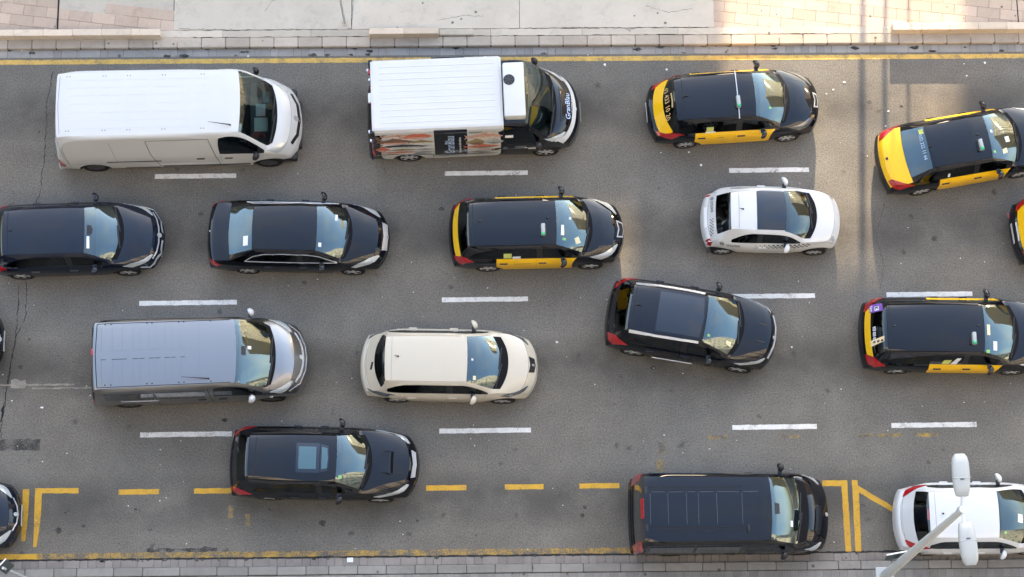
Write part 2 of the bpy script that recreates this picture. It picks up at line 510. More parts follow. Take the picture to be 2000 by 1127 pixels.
# ------------------------------------------------------------------ far kerb, gutter, pavement
def row(parent, name, mat, x0, x1, lens, y0, y1, z0, z1, bev, gap, jit=0.004):
    x = x0
    cache = {}
    y0, y1 = Ym(y0), Ym(y1)
    ym = (y0 + y1) / 2
    while x < x1:
        l = random.choice(lens)
        if l not in cache:
            me = box_mesh(-l / 2 + gap / 2, l / 2 - gap / 2, y0 - ym, y1 - ym, z0, z1, bev)
            me.materials.append(M[mat])
            cache[l] = me
        link(name, cache[l], None, parent, (x + l / 2, ym + random.uniform(-jit, jit), random.uniform(0, jit) * .8), (random.uniform(-.006, .006), random.uniform(-.004, .004), random.uniform(-.004, .004)))
        x += l
gut = tag(link('gutter', box_mesh(-150, 150, Ym(6.375), Ym(6.60), -0.10, -0.012), 'joint_dirt', rot=(0, 0, KR)), 'row of grey gutter stones along the far kerb', kind='structure')
row(gut, 'gutter_stone', 'gutter_stone', -16, 16, (.2, .2, .2, .4, .6), 6.372, 6.588, -0.08, 0.006, 0.008, 0.006, 0.0025)
kerb = tag(link('kerb', box_mesh(-150, 150, Ym(6.60), Ym(6.90), -0.1, 0.105), 'joint_dirt', rot=(0, 0, KR)), 'tan stone kerb along the far pavement', kind='structure')
row(kerb, 'kerb_stone', 'kerb_granite', -16.1, 16.2, (.625,), 6.592, 6.872, -0.08, 0.128, 0.020, 0.007, 0.004)
# pavement bed, concrete strip, slabs, tiles
pave = tag(link('pavement', box_mesh(-150, 150, Ym(6.88), 27.0, -0.1, 0.112), 'joint_dirt', rot=(0, 0, KR)), 'far pavement of pink tiles and pale concrete slabs', kind='structure')
x = -16.0
while x < 16:
    l = random.uniform(1.6, 2.6)
    pts = rect_pts(x + .004, x + l - .004, Ym(6.876), Ym(7.06))
    me = rough_sheet(pts, 0.0, 0.10, 0.012)
    bm = bmesh.new(); bm.from_mesh(me)
    r = bmesh.ops.extrude_face_region(bm, geom=bm.faces[:])
    for v in r['geom']:
        if isinstance(v, bmesh.types.BMVert): v.co.z += 0.137
    bmesh.ops.recalc_face_normals(bm, faces=bm.faces[:])
    bm.to_mesh(me); bm.free()
    link('concrete_strip', me, 'strip_concrete', pave)
    x += l
for a, b_ in ((-8.70, -4.10), (-4.088, 0.27), (0.282, 5.34)):
    link('concrete_slab', box_mesh(a, b_, Ym(7.075), 12.0, 0.05, 0.134, 0.006), 'slab_concrete', pave)
for x0_, x1_, y0_ in ((-150, -8.71, 8.72), (-8.70, 5.33, 12.01), (5.345, 150, 8.72)):
    link('concrete_slab', box_mesh(x0_, x1_, y0_, 26.9, 0.02, 0.123, 0.004), 'slab_concrete', pave)
tile_me = box_mesh(-.296, .296, -.142, .142, 0.03, 0.126, 0.005)
tile_me.materials.append(M['pink_tile'])
def tiles(x0, x1, cx, cy, ang, skew):
    ca, sa = math.cos(ang), math.sin(ang)
    for j in range(-4, 14):
        for i in range(-16, 17):
            u = (i + (0.5 if j % 2 else 0.0)) * .603
            v = j * .297
            X = cx + u * ca - v * sa
            Y = cy + u * sa + v * ca
            if x0 - .25 < X < x1 + .25 and 6.86 < Y < 9.0 and not (x1 < 0 and X > -11.6 and Y > 7.84 - .118 * (X + 11.6)):
                link('paving_tile', tile_me, None, pave, (*mp(X, Y), random.uniform(-.002, .002)), (random.uniform(-.003, .003), random.uniform(-.003, .003), ang + random.uniform(-.003, .003)))
link('concrete_slab', box_mesh(-11.75, -8.72, 7.35, 12.0, 0.03, 0.121, 0.004), 'slab_concrete', pave)
tiles(-14.3, -8.60, -11.2, 7.50, -0.125, 0)
tiles(5.25, 14.6, 9.9, 7.46, -0.118, 0)
link('drain_slot', box_mesh(-11.73, -11.685, 6.92, 9.0, 0.1, 0.1305), 'tar', pave)
link('drain_slot', box_mesh(13.29, 13.32, 6.92, 9.0, 0.1, 0.1305), 'tar', pave)

def barrier(x0, x1, n, label, y0=6.845, y1=7.015, z1=0.435):
    x0, x1, y0, y1 = x0 * .9934, x1 * .9934, Ym(y0), Ym(y1)
    t = empty('low_wall', ((x0 + x1) / 2, (y0 + y1) / 2, 0.13), KR)
    tag(t, label, 'low wall', 'low stone walls on the far pavement edge')
    l = (x1 - x0) / n
    me = box_mesh(-l / 2 + .002, l / 2 - .002, -(y1 - y0) / 2, (y1 - y0) / 2, 0, z1 - .13, 0.012)
    me.materials.append(M['bench_stone'])
    for i in range(n):
        link('stone_block', me, None, t, (-(x1 - x0) / 2 + (i + .5) * l, random.uniform(-.003, .003), random.uniform(-.002, .004)))
    return t
for pts, w_ in (([(-4.1, 8.3), (-4.09, 7.6), (-4.12, 7.1), (-4.3, 7.05)], .007), ([(-8.6, 7.12), (-7.2, 7.07), (-5.6, 7.085), (-4.4, 7.06)], .006), ([(.2, 7.07), (1.8, 7.085), (2.95, 7.07), (3.15, 7.0), (3.2, 6.9)], .007),
                ([(3.15, 7.0), (3.3, 7.07), (4.4, 7.08), (5.3, 7.06)], .006), ([(-1.9, 7.3), (-1.2, 7.45), (-.6, 7.42)], .004), ([(-6.4, 7.6), (-6.2, 7.9), (-5.7, 8.1)], .004), ([(3.6, 7.7), (4.2, 7.5), (4.9, 7.62)], .004)):
    pts = [mp(*t) for t in pts]
    q = []
    for i in range(len(pts) - 1):
        a = Vector(pts[i]); b_ = Vector(pts[i + 1]); k = max(2, int((b_ - a).length / 0.06))
        q += [a.lerp(b_, j / k) + Vector((random.uniform(-.008, .008), random.uniform(-.012, .012))) for j in range(k)]
    verts, faces = [], []
    for i, p_ in enumerate(q):
        d = (q[min(i + 1, len(q) - 1)] - q[max(i - 1, 0)]).normalized()
        ww = w_ * random.uniform(.3, 1.4)
        verts += [(p_.x - d.y * ww, p_.y + d.x * ww, .1395), (p_.x + d.y * ww, p_.y - d.x * ww, .1395)]
        if i: faces.append((2 * i - 2, 2 * i - 1, 2 * i + 1, 2 * i))
    link('crack', mesh_from(verts, faces), 'joint_dirt', pave)
random.seed(5)
for i in range(34):
    x = random.uniform(-13, 13.3); r = random.uniform(.03, .11)
    y = kx(random.choice((6.58, 6.40, 6.5)), x)
    pts = [(x + r * 1.3 * math.cos(t / 11 * 6.283) * random.uniform(.5, 1.2), y + r * .55 * math.sin(t / 11 * 6.283) * random.uniform(.5, 1.2)) for t in range(11)]
    pts = [(a, min(b_, kx(6.588, x))) for a, b_ in pts]
    link('gutter_dirt', rough_sheet([mp(*t) for t in pts], 0.0125, .05, .006), 'tar_patch', road)
for i in range(30):
    x = random.uniform(-12.5, 12.5); r = random.uniform(.02, .08)
    y = kx(-6.79, x)
    pts = [(x + r * math.cos(t / 9 * 6.283) * random.uniform(.5, 1.2), y + r * .7 * math.sin(t / 9 * 6.283) * random.uniform(.5, 1.2)) for t in range(9)]
    link('gutter_dirt', rough_sheet([mp(*t) for t in pts], 0.0135, .05, .006), 'tar_patch', road)
barrier(-16.6, -9.03, 10, 'long low stone wall on pink tiled pavement above white van', 6.875, 7.055)
barrier(-3.62, -1.81, 2, 'short low stone wall on pavement above fish delivery van', 6.83, 7.0)
barrier(10.03, 16.0, 8, 'low stone wall casting a shadow in the sunlit corner', 6.80, 7.0)
tag(link('broken_slab', box_mesh(-1.79, -.89, Ym(6.875), Ym(7.045), 0.11, 0.205, 0.02), 'strip_concrete'), 'low cracked concrete block at the end of the short wall', 'kerb block')

# ------------------------------------------------------------------ near kerb and pavement
gut2 = tag(link('gutter', box_mesh(-150, 150, Ym(-6.985), Ym(-6.775), -0.10, -0.012), 'joint_dirt', rot=(0, 0, KR)), 'row of small gutter stones along the near kerb', kind='structure')
row(gut2, 'gutter_stone', 'gutter_stone_worn', -14, 14, (.2, .2, .2, .4), -6.975, -6.782, -0.08, 0.008, 0.010, 0.008, 0.004)
kerb2 = tag(link('kerb', box_mesh(-150, 150, Ym(-7.20), Ym(-6.99), -0.1, 0.085), 'joint_dirt', rot=(0, 0, KR)), 'grey stone kerb along the near pavement', kind='structure')
row(kerb2, 'kerb_stone', 'grey_kerb', -14.2, 14, (.76, .9, .55, .7), -7.19, -6.982, -0.08, 0.11, 0.016, 0.010, 0.004)
pave2 = tag(link('pavement', box_mesh(-150, 150, -20, Ym(-7.195), -0.1, 0.085), 'joint_dirt', rot=(0, 0, KR)), 'near pavement of small grey patterned tiles', kind='structure')
link('tile_field', box_mesh(-150, 150, -19.9, Ym(-7.205) - .41, 0.02, 0.104, 0.004), 'panot_tile', pave2)
# 20 cm tile with a ring pressed into it
bm = bmesh.new()
bmesh.ops.create_grid(bm, x_segments=1, y_segments=1, size=0.098)
fs = bm.faces[:]
r = bmesh.ops.inset_region(bm, faces=fs, thickness=0.012, depth=0.006)
for k in range(2):
    r = bmesh.ops.inset_region(bm, faces=fs, thickness=0.022, depth=-0.006 if k == 0 else 0.006)
me = bpy.data.meshes.new('tile'); bm.to_mesh(me); bm.free()
me.materials.append(M['panot_tile'])
for j in range(2):
    for i in range(135):
        X = -13.4 + i * .2
        link('paving_tile', me, None, pave2, (X, Ym(-7.205) - .1 - j * .2, 0.098 + random.uniform(-.002, .002)), (0, 0, random.choice((0, 1.5708))))

# ------------------------------------------------------------------ buildings round the street (they shade it; windscreens mirror them)
TE = math.tan(SUN_EL)
def building(name, label, x0, x1, y0, y1, h, mat, holes=(), face='S', wins=None, loc=(0, 0, 0), rz=0.0):
    t = empty(name, loc, rz)
    tag(t, label, 'building')
    xs = sorted({x0, x1, *[q for hh in holes for q in hh[:2]]})
    zs = sorted({0, h, *[q for hh in holes for q in hh[2:]]})
    verts, faces = [], []
    for i in range(len(xs) - 1):
        for k in range(len(zs) - 1):
            cx_, cz = (xs[i] + xs[i + 1]) / 2, (zs[k] + zs[k + 1]) / 2
            if any(a < cx_ < b_ and c < cz < d for a, b_, c, d in holes):
                continue
            v0 = len(verts)
            for X in (xs[i], xs[i + 1]):
                for Y in (y0, y1):
                    for Z in (zs[k], zs[k + 1]):
                        verts.append((X, Y, Z))
            faces += [tuple(v0 + q for q in f) for f in ((0, 1, 3, 2), (4, 6, 7, 5), (0, 4, 5, 1), (2, 3, 7, 6), (0, 2, 6, 4), (1, 5, 7, 3))]
    me = mesh_from(verts, faces)
    bm = bmesh.new(); bm.from_mesh(me)
    bmesh.ops.remove_doubles(bm, verts=bm.verts[:], dist=0.001)
    seen = {}
    for f in bm.faces[:]:
        key = tuple(sorted(v.index for v in f.verts))
        seen.setdefault(key, []).append(f)
    dele = [f for fl in seen.values() if len(fl) > 1 for f in fl]
    bmesh.ops.delete(bm, geom=dele, context='FACES')
    bm.to_mesh(me); bm.free()
    link('wall', me, mat, t)
    if wins:
        n, fl, ww, wh = wins
        wm = box_mesh(-ww / 2, ww / 2, -.12, .12, -wh / 2, wh / 2)
        wm.materials.append(M['window_dark'])
        sm = box_mesh(-ww / 2 - .15, ww / 2 + .15, -.25, .25, -.08, .08)
        sm.materials.append(M[mat])
        yy = y0 if face == 'S' else y1
        for i in range(n):
            for k in range(fl):
                X = x0 + (i + .5) * (x1 - x0) / n
                Z = 3.0 + (k + .35) * (h - 4) / fl
                if any(a - 1 < X < b_ + 1 and c - 1.5 < Z < d + 1.5 for a, b_, c, d in holes):
                    continue
                wdw = link('window', wm, None, t, (X, yy, Z))
                link('sill', sm, None, wdw, (0, 0, -wh / 2 - .1))
    return t
YB = 58.0
def zq(Y):
    return (YB - Y) * TE
def xq(X, Y):
    return X + 0.055 * (YB - Y)
D_ = 8.0
holes = [(xq(5.6, 6), xq(12.2, 6), zq(16), zq(0.6) + D_ * TE),  # openings shaped to let sun patches fall on street and pavement
         (xq(1.7, 1.2), xq(3.55, 1.2), zq(1.9), zq(-0.15) + D_ * TE)]
holes[1] = (holes[1][0], min(holes[1][1], holes[0][0] - .4), holes[1][2], holes[1][3])
building('apartment_building', 'unseen long tan block north of the pavement, added to shade the street', -90, 34, YB, YB + D_, 48, 'facade_tan', holes, 'S', (26, 9, 2.2, 2.0))  # sun blocker added out of view, pierced to shape the lit patches
building('apartment_building', 'cream apartment block along the near pavement', -70, 70, -30, -13.1, 40, 'facade_cream', (), 'N', (24, 8, 2.2, 2.0))
building('apartment_building', 'tan corner apartment block mirrored in the windscreens', -22, 22, -9, 9, 30, 'facade_tan', (), 'N', (9, 8, 2.6, 2.1), (76, 40, 0), math.radians(60))
# slim posts on the far side whose shadows cross the sunlit lane
for X, h, r in ((9.20 + .055 * 14, 9.0, .095), (9.79 + .055 * 14, 9.0, .075), (10.4 + .055 * 14, 8.2, .05)):
    t = empty('lamp_post', (X, 20.0, 0.12))
    tag(t, {9.0: 'tall steel post on the far pavement, casting a band of shade', 8.2: 'thinner steel post on the far pavement'}[h] if r != .075 else 'middle steel post on the far pavement', 'post', 'posts on the far pavement')
    link('shaft', tube_mesh([(0, 0, 0), (0, 0, h)], [r, r * .9], 12), 'metal_pole', t, smooth=True)
    link('base_plate', box_mesh(-.2, .2, -.2, .2, 0, .05, .01), 'metal_pole', t)

# ------------------------------------------------------------------ vehicle builder
CATS = ['body', 'hood', 'roof', 'windshield', 'rear_window', 'tailgate', 'cowl', 'front_bumper', 'rear_bumper',
        'pillar', 'underside', 'liner', 'door_f', 'door_r', 'win_f', 'win_r', 'win_q', 'panel']
CI = {c: i for i, c in enumerate(CATS)}
def lerp(a, b_, t):
    return a + (b_ - a) * t

def car_cage(p):
    L, W2 = p['L'], p['W'] / 2
    van = p.get('van', False)
    zs = p.get('zsill', 0.17)
    def pw(x):
        lr, lf = p.get('lr', 0.8), p.get('lf', 1.25)
        f = 1.0
        if x < lr: f -= p.get('tr', 0.09) * ((lr - x) / lr) ** 2
        if x > L - lf: f -= p.get('tf', 0.14) * ((x - L + lf) / lf) ** 2
        return W2 * f
    kb = p.get('kb', 0.985 if van else 0.885)
    H = p['H']
    zbr, zbf = p['zbr'], p['zbf']
    xrg, xrr, xrf, xcw, xhf = p['xrg'], p['xrr'], p['xrf'], p['xcw'], p['xhf']
    zrg, zrr, zrf, zcw, zhf = p['zrg'], p['zrr'], p['zrf'], p['zcw'], p['zhf']
    wr, wrf, wrg, wcw = p['wr'], p.get('wrf', p['wr']), p['wrg'], p['wcw']
    tb, nb = p.get('tb', 0.20), p.get('nb', 0.46)
    ztail = p.get('ztail', 0.68)
    def zbelt(x):
        return lerp(zbr, zbf, max(0, min(1, x / xcw)))
    S = []      # name, x, bow, list of 9 (y,z)
    def low(x, zb, wf=1.0):
        w = pw(x) * wf
        zm = min(0.62, zb - 0.14)
        return [(0.90 * w, zs), (0.97 * w, zs + 0.12), (1.0 * w, zm), ((.992 if van else .985) * w, zb - (.07 if van else .115)), (kb * w, zb)]
    def deck(name, x, bow, top, zb=None, crown=0.02, e5=.90, e6=.74, wf=1.0, drop=.03):
        w = pw(x) * wf
        zb = min(zbelt(x), top - drop) if zb is None else zb
        pts = low(x, zb, wf)
        pts += [(e5 * w, lerp(zb, top, .75)), (e6 * w, top), (.42 * w, top + crown * .75), (0, top + crown)]
        S.append((name, x, bow, pts))
    def green(name, x, bow, wt, zt, crown, zb=None, rail=.035, dz5=.055, f5=None):
        zb = zbelt(x) if zb is None else zb
        pts = low(x, zb)
        y5 = min(wt + rail, kb * pw(x) - .012)
        z5 = max(zt - dz5, zb + .006)
        if f5 is not None and not van:
            y5 = lerp(kb * pw(x) - .012, y5, f5); z5 = lerp(zb + .006, z5, f5)
        pts += [(y5, z5), (wt - rail, zt), (wt * .52, zt + crown * .8), (0, zt + crown)]
        S.append((name, x, bow, pts))
    # tail
    deck('T0', 0.0, -tb, ztail, zb=ztail - .05)
    if p.get('sedan'):
        deck('T1', .06, -tb, p['ztr'] - .02, zb=p['ztr'] - .06, crown=.02)
        deck('T1b', .30, -tb * .8, p['ztr'] + .01, zb=min(zbr, p['ztr'] - .02), crown=.03)
        green('T2', xrg, -p.get('rgb_bow', .10), wrg, zrg, .03, zb=zbr - .01, rail=.06, dz5=.025)
        green('TM', lerp(xrg, xrr, .5), -.08, lerp(wrg, wr, .55), lerp(zrg, zrr, .56), .03)
    else:
        if not van:
            deck('T1', max(.04, xrg * .35), -tb, ztail + .05, zb=ztail, crown=.03)
        else:
            deck('T1', .05, -tb, ztail + .03, zb=ztail - .02)
        green('T2', xrg, -p.get('rgb_bow', .14), wrg, zrg, .02, zb=min(zbr, zrg - .01), rail=.06, dz5=.03)
        if not van:
            green('TM', lerp(xrg, xrr, .55), -p.get('rgb_bow', .14) * .9, lerp(wrg, wr, .6), lerp(zrg, zrr, .58), .03)
    cr = p.get('crown', .045)
    green('T3', xrr, -p.get('rr_bow', .05), wr, zrr, cr, f5=p.get('f5', .35))
    for nm, x in p['mids']:
        t = (x - xrr) / (xrf - xrr)
        z = lerp(zrr, zrf, t) + (H - cr - max(zrr, zrf)) * 4 * t * (1 - t) if not van else lerp(zrr, zrf, t)
        green(nm, x, 0.0, lerp(wr, wrf, t) + .02 * 4 * t * (1 - t) * (0 if van else 1), z, cr)
    green('RF', xrf, p.get('rf_bow', .07), wrf, zrf, cr)
    for nm, t in (('WA', .38), ('WM', .70)):
        green(nm, lerp(xrf, xcw, t), lerp(p.get('rf_bow', .07), p.get('cw_bow', .44), t), lerp(wrf, wcw, t), lerp(zrf, zcw, t) + .035 * 4 * t * (1 - t), lerp(cr, .035, t))
    cb = p.get('cw_bow', .44)
    green('CW', xcw, cb, wcw, zcw, .03, zb=zbf, rail=.05, dz5=.02)
    cwl = p.get('cowl', .10)
    deck('H0', xcw + cwl, cb + .01, zcw - .012 - .05 * cwl, zb=zbf - .01, crown=.035, e5=.90, e6=.76)
    deck('H1', lerp(xcw + cwl, xhf, .5), lerp(cb, nb, .5), lerp(zcw, zhf, .40), zb=lerp(zbf, zhf, .42) - .05, crown=.045, e5=.90, e6=.76)
    deck('HF', xhf, nb, zhf, zb=zhf - .09, crown=.035, e5=.88, e6=.72)
    deck('N0', L - .02, nb, p.get('znose', .60), zb=p.get('znose', .60) - .06, crown=.02, e5=.86, e6=.70)
    return S, pw

ZONES = {'T0': 'bump', 'T1': 'tail', 'T1b': 'tail', 'T2': 'rg', 'TM': 'rg', 'RF': 'ws', 'WA': 'ws', 'WM': 'wsl', 'CW': 'cowl', 'H0': 'hood', 'H1': 'hood', 'HF': 'nose'}
def zone_cat(z, v, p):
    if z == 'bump':
        return ('tailgate' if p.get('sedan') or p.get('van') else 'rear_bumper') if v >= 5 else 'body'
    if z == 'tail':
        return 'tailgate' if v >= 5 else 'body'
    if z == 'rg':
        if v >= 6: return 'rear_window' if not p.get('van') else p.get('rearcat', 'rear_window')
        if v == 4: return p.get('rgside', 'body')
        return 'body'
    if z in ('ws', 'wsl'):
        if v >= 6: return 'windshield'
        if v == 4: return 'win_f' if z == 'ws' else 'pillar'
        if 1 <= v <= 3: return 'door_f'
        return 'body'
    if z == 'cowl':
        return 'cowl' if v >= 6 else 'body'
    if z == 'hood':
        return 'hood' if v >= 5 else 'body'
    if z == 'nose':
        return 'body'
    # roof zones: (side glass cat, door cat)
    if v >= 6: return 'roof'
    if v == 5: return 'body'
    if v == 4: return z[0]
    if 1 <= v <= 3: return z[1]
    return 'body'

tmpcol = col
def build_shell(p):
    S, pw = car_cage(p)
    W2 = p['W'] / 2
    L = p['L']
    bm = bmesh.new()
    grid = []
    def bx(x, bow, y):
        t = min(1.0, abs(y) / W2)
        return x - bow * t * t * (0.35 + 0.65 * t)
    for nm, x, bow, pts in S:
        left = [bm.verts.new((bx(x, bow, y), y, z)) for y, z in pts]
        right = [bm.verts.new((bx(x, bow, y), -y, z)) for y, z in pts[:-1]]
        grid.append((left, right + [left[-1]]))
    cl = bm.edges.layers.float.new('crease_edge')
    def face(vs_, cat):
        f = bm.faces.new(vs_)
        f.material_index = CI[cat]
        f.smooth = True
        return f
    zmap = dict(ZONES); zmap.update(p['zones'])
    for i in range(len(S) - 1):
        z = zmap[S[i][0]]
        a, b_ = grid[i], grid[i + 1]
        for v in range(8):
            cat = zone_cat(z, v, p)
            face((a[0][v], b_[0][v], b_[0][v + 1], a[0][v + 1]), cat)
            face((a[1][v + 1], b_[1][v + 1], b_[1][v], a[1][v]), cat)
        face((a[1][0], b_[1][0], b_[0][0], a[0][0]), 'underside')
    # end caps
    for end in (0, 1):
        nm, x, bow, pts = S[0] if end == 0 else S[-1]
        lf, rt = grid[0] if end == 0 else grid[-1]
        cat = 'rear_bumper' if end == 0 else 'front_bumper'
        prev = lf[4:9] + rt[4:8][::-1]
        y4 = pts[4][0]
        for lev, dx in ((3, .025), (2, .045), (1, .03), (0, -.05)):
            yl, zl = pts[lev]
            cur = [lf[lev]]
            for k in (5, 6, 7, 8):
                y = pts[k][0] / y4 * yl
                cur.append(bm.verts.new((bx(x, bow, y) + (dx if end else -dx) * p.get('bump', 1.0), y, zl)))
            for k in (7, 6, 5):
                y = -pts[k][0] / y4 * yl
                cur.append(bm.verts.new((bx(x, bow, y) + (dx if end else -dx) * p.get('bump', 1.0), y, zl)))
            cur.append(rt[lev])
            for k in range(8):
                q = (prev[k], prev[k + 1], cur[k + 1], cur[k])
                face(q if end == 0 else q[::-1], cat)
            prev = cur
        face(prev if end == 0 else prev[::-1], 'underside')
    bmesh.ops.recalc_face_normals(bm, faces=bm.faces[:])
    for e in bm.edges:
        if len(e.link_faces) == 2 and e.link_faces[0].material_index != e.link_faces[1].material_index:
            e[cl] = p.get('crease', 0.45)
    me = bpy.data.meshes.new('cage')
    bm.to_mesh(me); bm.free()
    for c_ in CATS: me.materials.append(None)
    ob = bpy.data.objects.new('cage', me)
    col.objects.link(ob)
    ms = ob.modifiers.new('s', 'SUBSURF'); ms.levels = 2; ms.render_levels = 2
    dg = bpy.context.evaluated_depsgraph_get()
    m2 = bpy.data.meshes.new_from_object(ob.evaluated_get(dg), depsgraph=dg)
    xs = [v.co.x for v in m2.vertices]; ys = [v.co.y for v in m2.vertices]; z_ = [v.co.z for v in m2.vertices]
    x0, x1, yw, zt, zb = min(xs), max(xs), max(ys), max(z_), min(z_)
    for v in m2.vertices:
        v.co = Vector(((v.co.x - x0) / (x1 - x0) * L - L / 2, v.co.y / yw * W2, zs_fix(v.co.z, zb, zt, p)))
    ob.modifiers.clear()
    ob.data = m2
    # wheel arches
    wr_ = p['wheel']
    bmc = bmesh.new()
    for xa in (p['RO'], p['RO'] + p['WB']):
        for s in (1, -1):
            r = bmesh.ops.create_cone(bmc, cap_ends=True, segments=32, radius1=wr_ + .055, radius2=wr_ + .055, depth=.46)
            bmesh.ops.rotate(bmc, verts=r['verts'], cent=(0, 0, 0), matrix=Matrix.Rotation(math.pi / 2, 3, 'X'))
            bmesh.ops.translate(bmc, verts=r['verts'], vec=(xa - L / 2, s * (W2 - .08), wr_ + .01))
    cm = bpy.data.meshes.new('cut')
    bmc.to_mesh(cm); bmc.free()
    for c_ in CATS: cm.materials.append(None)
    for f in cm.polygons: f.material_index = CI['liner']
    co = bpy.data.objects.new('cut', cm)
    col.objects.link(co)
    mb = ob.modifiers.new('b', 'BOOLEAN')
    mb.operation = 'DIFFERENCE'; mb.solver = 'EXACT'; mb.object = co
    try: mb.material_mode = 'INDEX'
    except Exception: pass
    dg = bpy.context.evaluated_depsgraph_get()
    m3 = bpy.data.meshes.new_from_object(ob.evaluated_get(dg), depsgraph=dg)
    bpy.data.objects.remove(co); bpy.data.objects.remove(ob)
    return m3

def zs_fix(z, zb, zt, p):
    return lerp(p.get('zsill', .17), p['H'], (z - zb) / (zt - zb))

def split_part(src, sel, inset=0.0, frit=0.0):
    bm = bmesh.new(); bm.from_mesh(src)
    bm.faces.ensure_lookup_table()
    bmesh.ops.delete(bm, geom=[f for f in bm.faces if not sel(f)], context='FACES')
    if not bm.faces:
        bm.free(); return None
    for f in bm.faces: f.material_index = 0
    if inset > 0:
        bound = [v for v in bm.verts if v.is_boundary]
        nr = {v: v.normal.copy() for v in bound}
        bmesh.ops.inset_region(bm, faces=bm.faces[:], thickness=inset, depth=0.0, use_boundary=True)
        for v in bm.verts:
            if v.is_boundary:
                v.co -= v.normal * 0.010
    if frit > 0:
        r = bmesh.ops.inset_region(bm, faces=bm.faces[:], thickness=frit, depth=0.0, use_boundary=True)
        for f in r['faces']: f.material_index = 1
    for f in bm.faces: f.smooth = True
    me = bpy.data.meshes.new('part')
    bm.to_mesh(me); bm.free()
    me.set_sharp_from_angle(angle=math.radians(38))
    return me

class Car:
    pass

def tyre_mesh(r, w):
    prof = [(-w / 2 + .01, r * .64), (-w / 2, r * .78), (-w / 2, r * .90), (-w / 2 + .02, r * .985), (-w / 4, r), (w / 4, r), (w / 2 - .02, r * .985), (w / 2, r * .90), (w / 2, r * .78), (w / 2 - .01, r * .64)]
    seg = 28
    verts, faces = [], []
    for k in range(seg):
        t = 2 * math.pi * k / seg
        for y, rr in prof:
            verts.append((rr * math.cos(t), y, rr * math.sin(t)))
    n = len(prof)
    for k in range(seg):
        k2 = (k + 1) % seg
        for j in range(n - 1):
            faces.append((k * n + j, k * n + j + 1, k2 * n + j + 1, k2 * n + j))
    me = mesh_from(verts, faces)
    for f in me.polygons: f.use_smooth = True
    me.materials.append(M['rubber'])
    return me
def rim_mesh(r, w, n, kind, mat):
    """outer side is -y"""
    bm = bmesh.new()
    R = r * .68
    y0 = -w / 2 + .012
    seg = 40
    # lip ring
    def ring(ra, ya, rb, yb, mi):
        va = [bm.verts.new((ra * math.cos(2 * math.pi * k / seg), ya, ra * math.sin(2 * math.pi * k / seg))) for k in range(seg)]
        vb = [bm.verts.new((rb * math.cos(2 * math.pi * k / seg), yb, rb * math.sin(2 * math.pi * k / seg))) for k in range(seg)]
        for k in range(seg):
            f = bm.faces.new((va[k], va[(k + 1) % seg], vb[(k + 1) % seg], vb[k])); f.material_index = mi; f.smooth = True
    ring(R, y0 - .004, R * .90, y0 - .002, 0)
    ring(R * .90, y0 - .002, R * .87, y0 + .016, 1)
    ring(R * .87, y0 + .016, .001, y0 + .020, 1)
    # hub
    ring(R * .26, y0 + .02, R * .22, y0 - .006, 0)
    ring(R * .22, y0 - .006, .001, y0 - .010, 0)
    for k in range(n):
        t = 2 * math.pi * k / n
        for off in ((-.13, .13) if kind == 'twin' else (0,)):
            a = t + off
            d = Vector((math.cos(a), 0, math.sin(a))); s = Vector((-math.sin(a), 0, math.cos(a)))
            hw0, hw1 = {'twin': (.05, .05), 'wide': (.10, .15), 'cap': (.20, .30), 'spoke': (.09, .10)}[kind]
            q = []
            for rr, hw, yy in ((R * .2, hw0 * R, y0 - .004), (R * .92, hw1 * R, y0 + .002)):
                q.append((bm.verts.new(d * rr + s * hw + Vector((0, yy, 0))), bm.verts.new(d * rr - s * hw + Vector((0, yy, 0))),
                          bm.verts.new(d * rr + s * hw * 1.1 + Vector((0, yy + .016, 0))), bm.verts.new(d * rr - s * hw * 1.1 + Vector((0, yy + .016, 0)))))
            (a0, a1, a2, a3), (b0, b1, b2, b3) = q
            for vv in ((a0, b0, b1, a1), (a0, a2, b2, b0), (a1, b1, b3, a3)):
                f = bm.faces.new(vv); f.material_index = 0
    bmesh.ops.recalc_face_normals(bm, faces=bm.faces[:])
    me = bpy.data.meshes.new('rim'); bm.to_mesh(me); bm.free()
    me.materials.append(M[mat]); me.materials.append(M['liner_black'])
    return me
WCACHE = {}
def wheel_meshes(r, n, kind, mat):
    k = (round(r, 3), n, kind, mat)
    if k not in WCACHE:
        WCACHE[k] = (tyre_mesh(r, .21), rim_mesh(r, .21, n, kind, mat))
    return WCACHE[k]

def seat_mesh():
    bm = bmesh.new()
    def bb(x0, x1, y0, y1, z0, z1, sh=0):
        r = bmesh.ops.create_cube(bm, size=1)
        for v in r['verts']:
            u = v.co + Vector((.5, .5, .5))
            v.co = Vector((lerp(x0, x1, u.x) + sh * u.z, lerp(y0, y1, u.y), lerp(z0, z1, u.z)))
    bb(-.05, .48, -.25, .25, .12, .27)
    bb(-.12, .06, -.24, .24, .24, .78, -.18)
    bb(-.30, -.20, -.12, .12, .80, .97, -.03)
    bmesh.ops.bevel(bm, geom=bm.edges[:], offset=.04, segments=2, affect='EDGES')
    me = bpy.data.meshes.new('seat'); bm.to_mesh(me); bm.free()
    for f in me.polygons: f.use_smooth = True
    return me
SEAT = {}
def mirror_mesh(w=.20, h=.13, d=.11):
    bm = bmesh.new()
    bmesh.ops.create_uvsphere(bm, u_segments=14, v_segments=8, radius=.5)
    for v in bm.verts:
        x, y, z = v.co
        x = max(x, -.18)
        k = 1 - .35 * max(0, y)        # taper outwards
        v.co = Vector((x * d * k * 1.3, y * w, z * h * k))
    for f in bm.faces: f.smooth = True
    me = bpy.data.meshes.new('mirror'); bm.to_mesh(me); bm.free()
    me.set_sharp_from_angle(angle=math.radians(40))
    return me

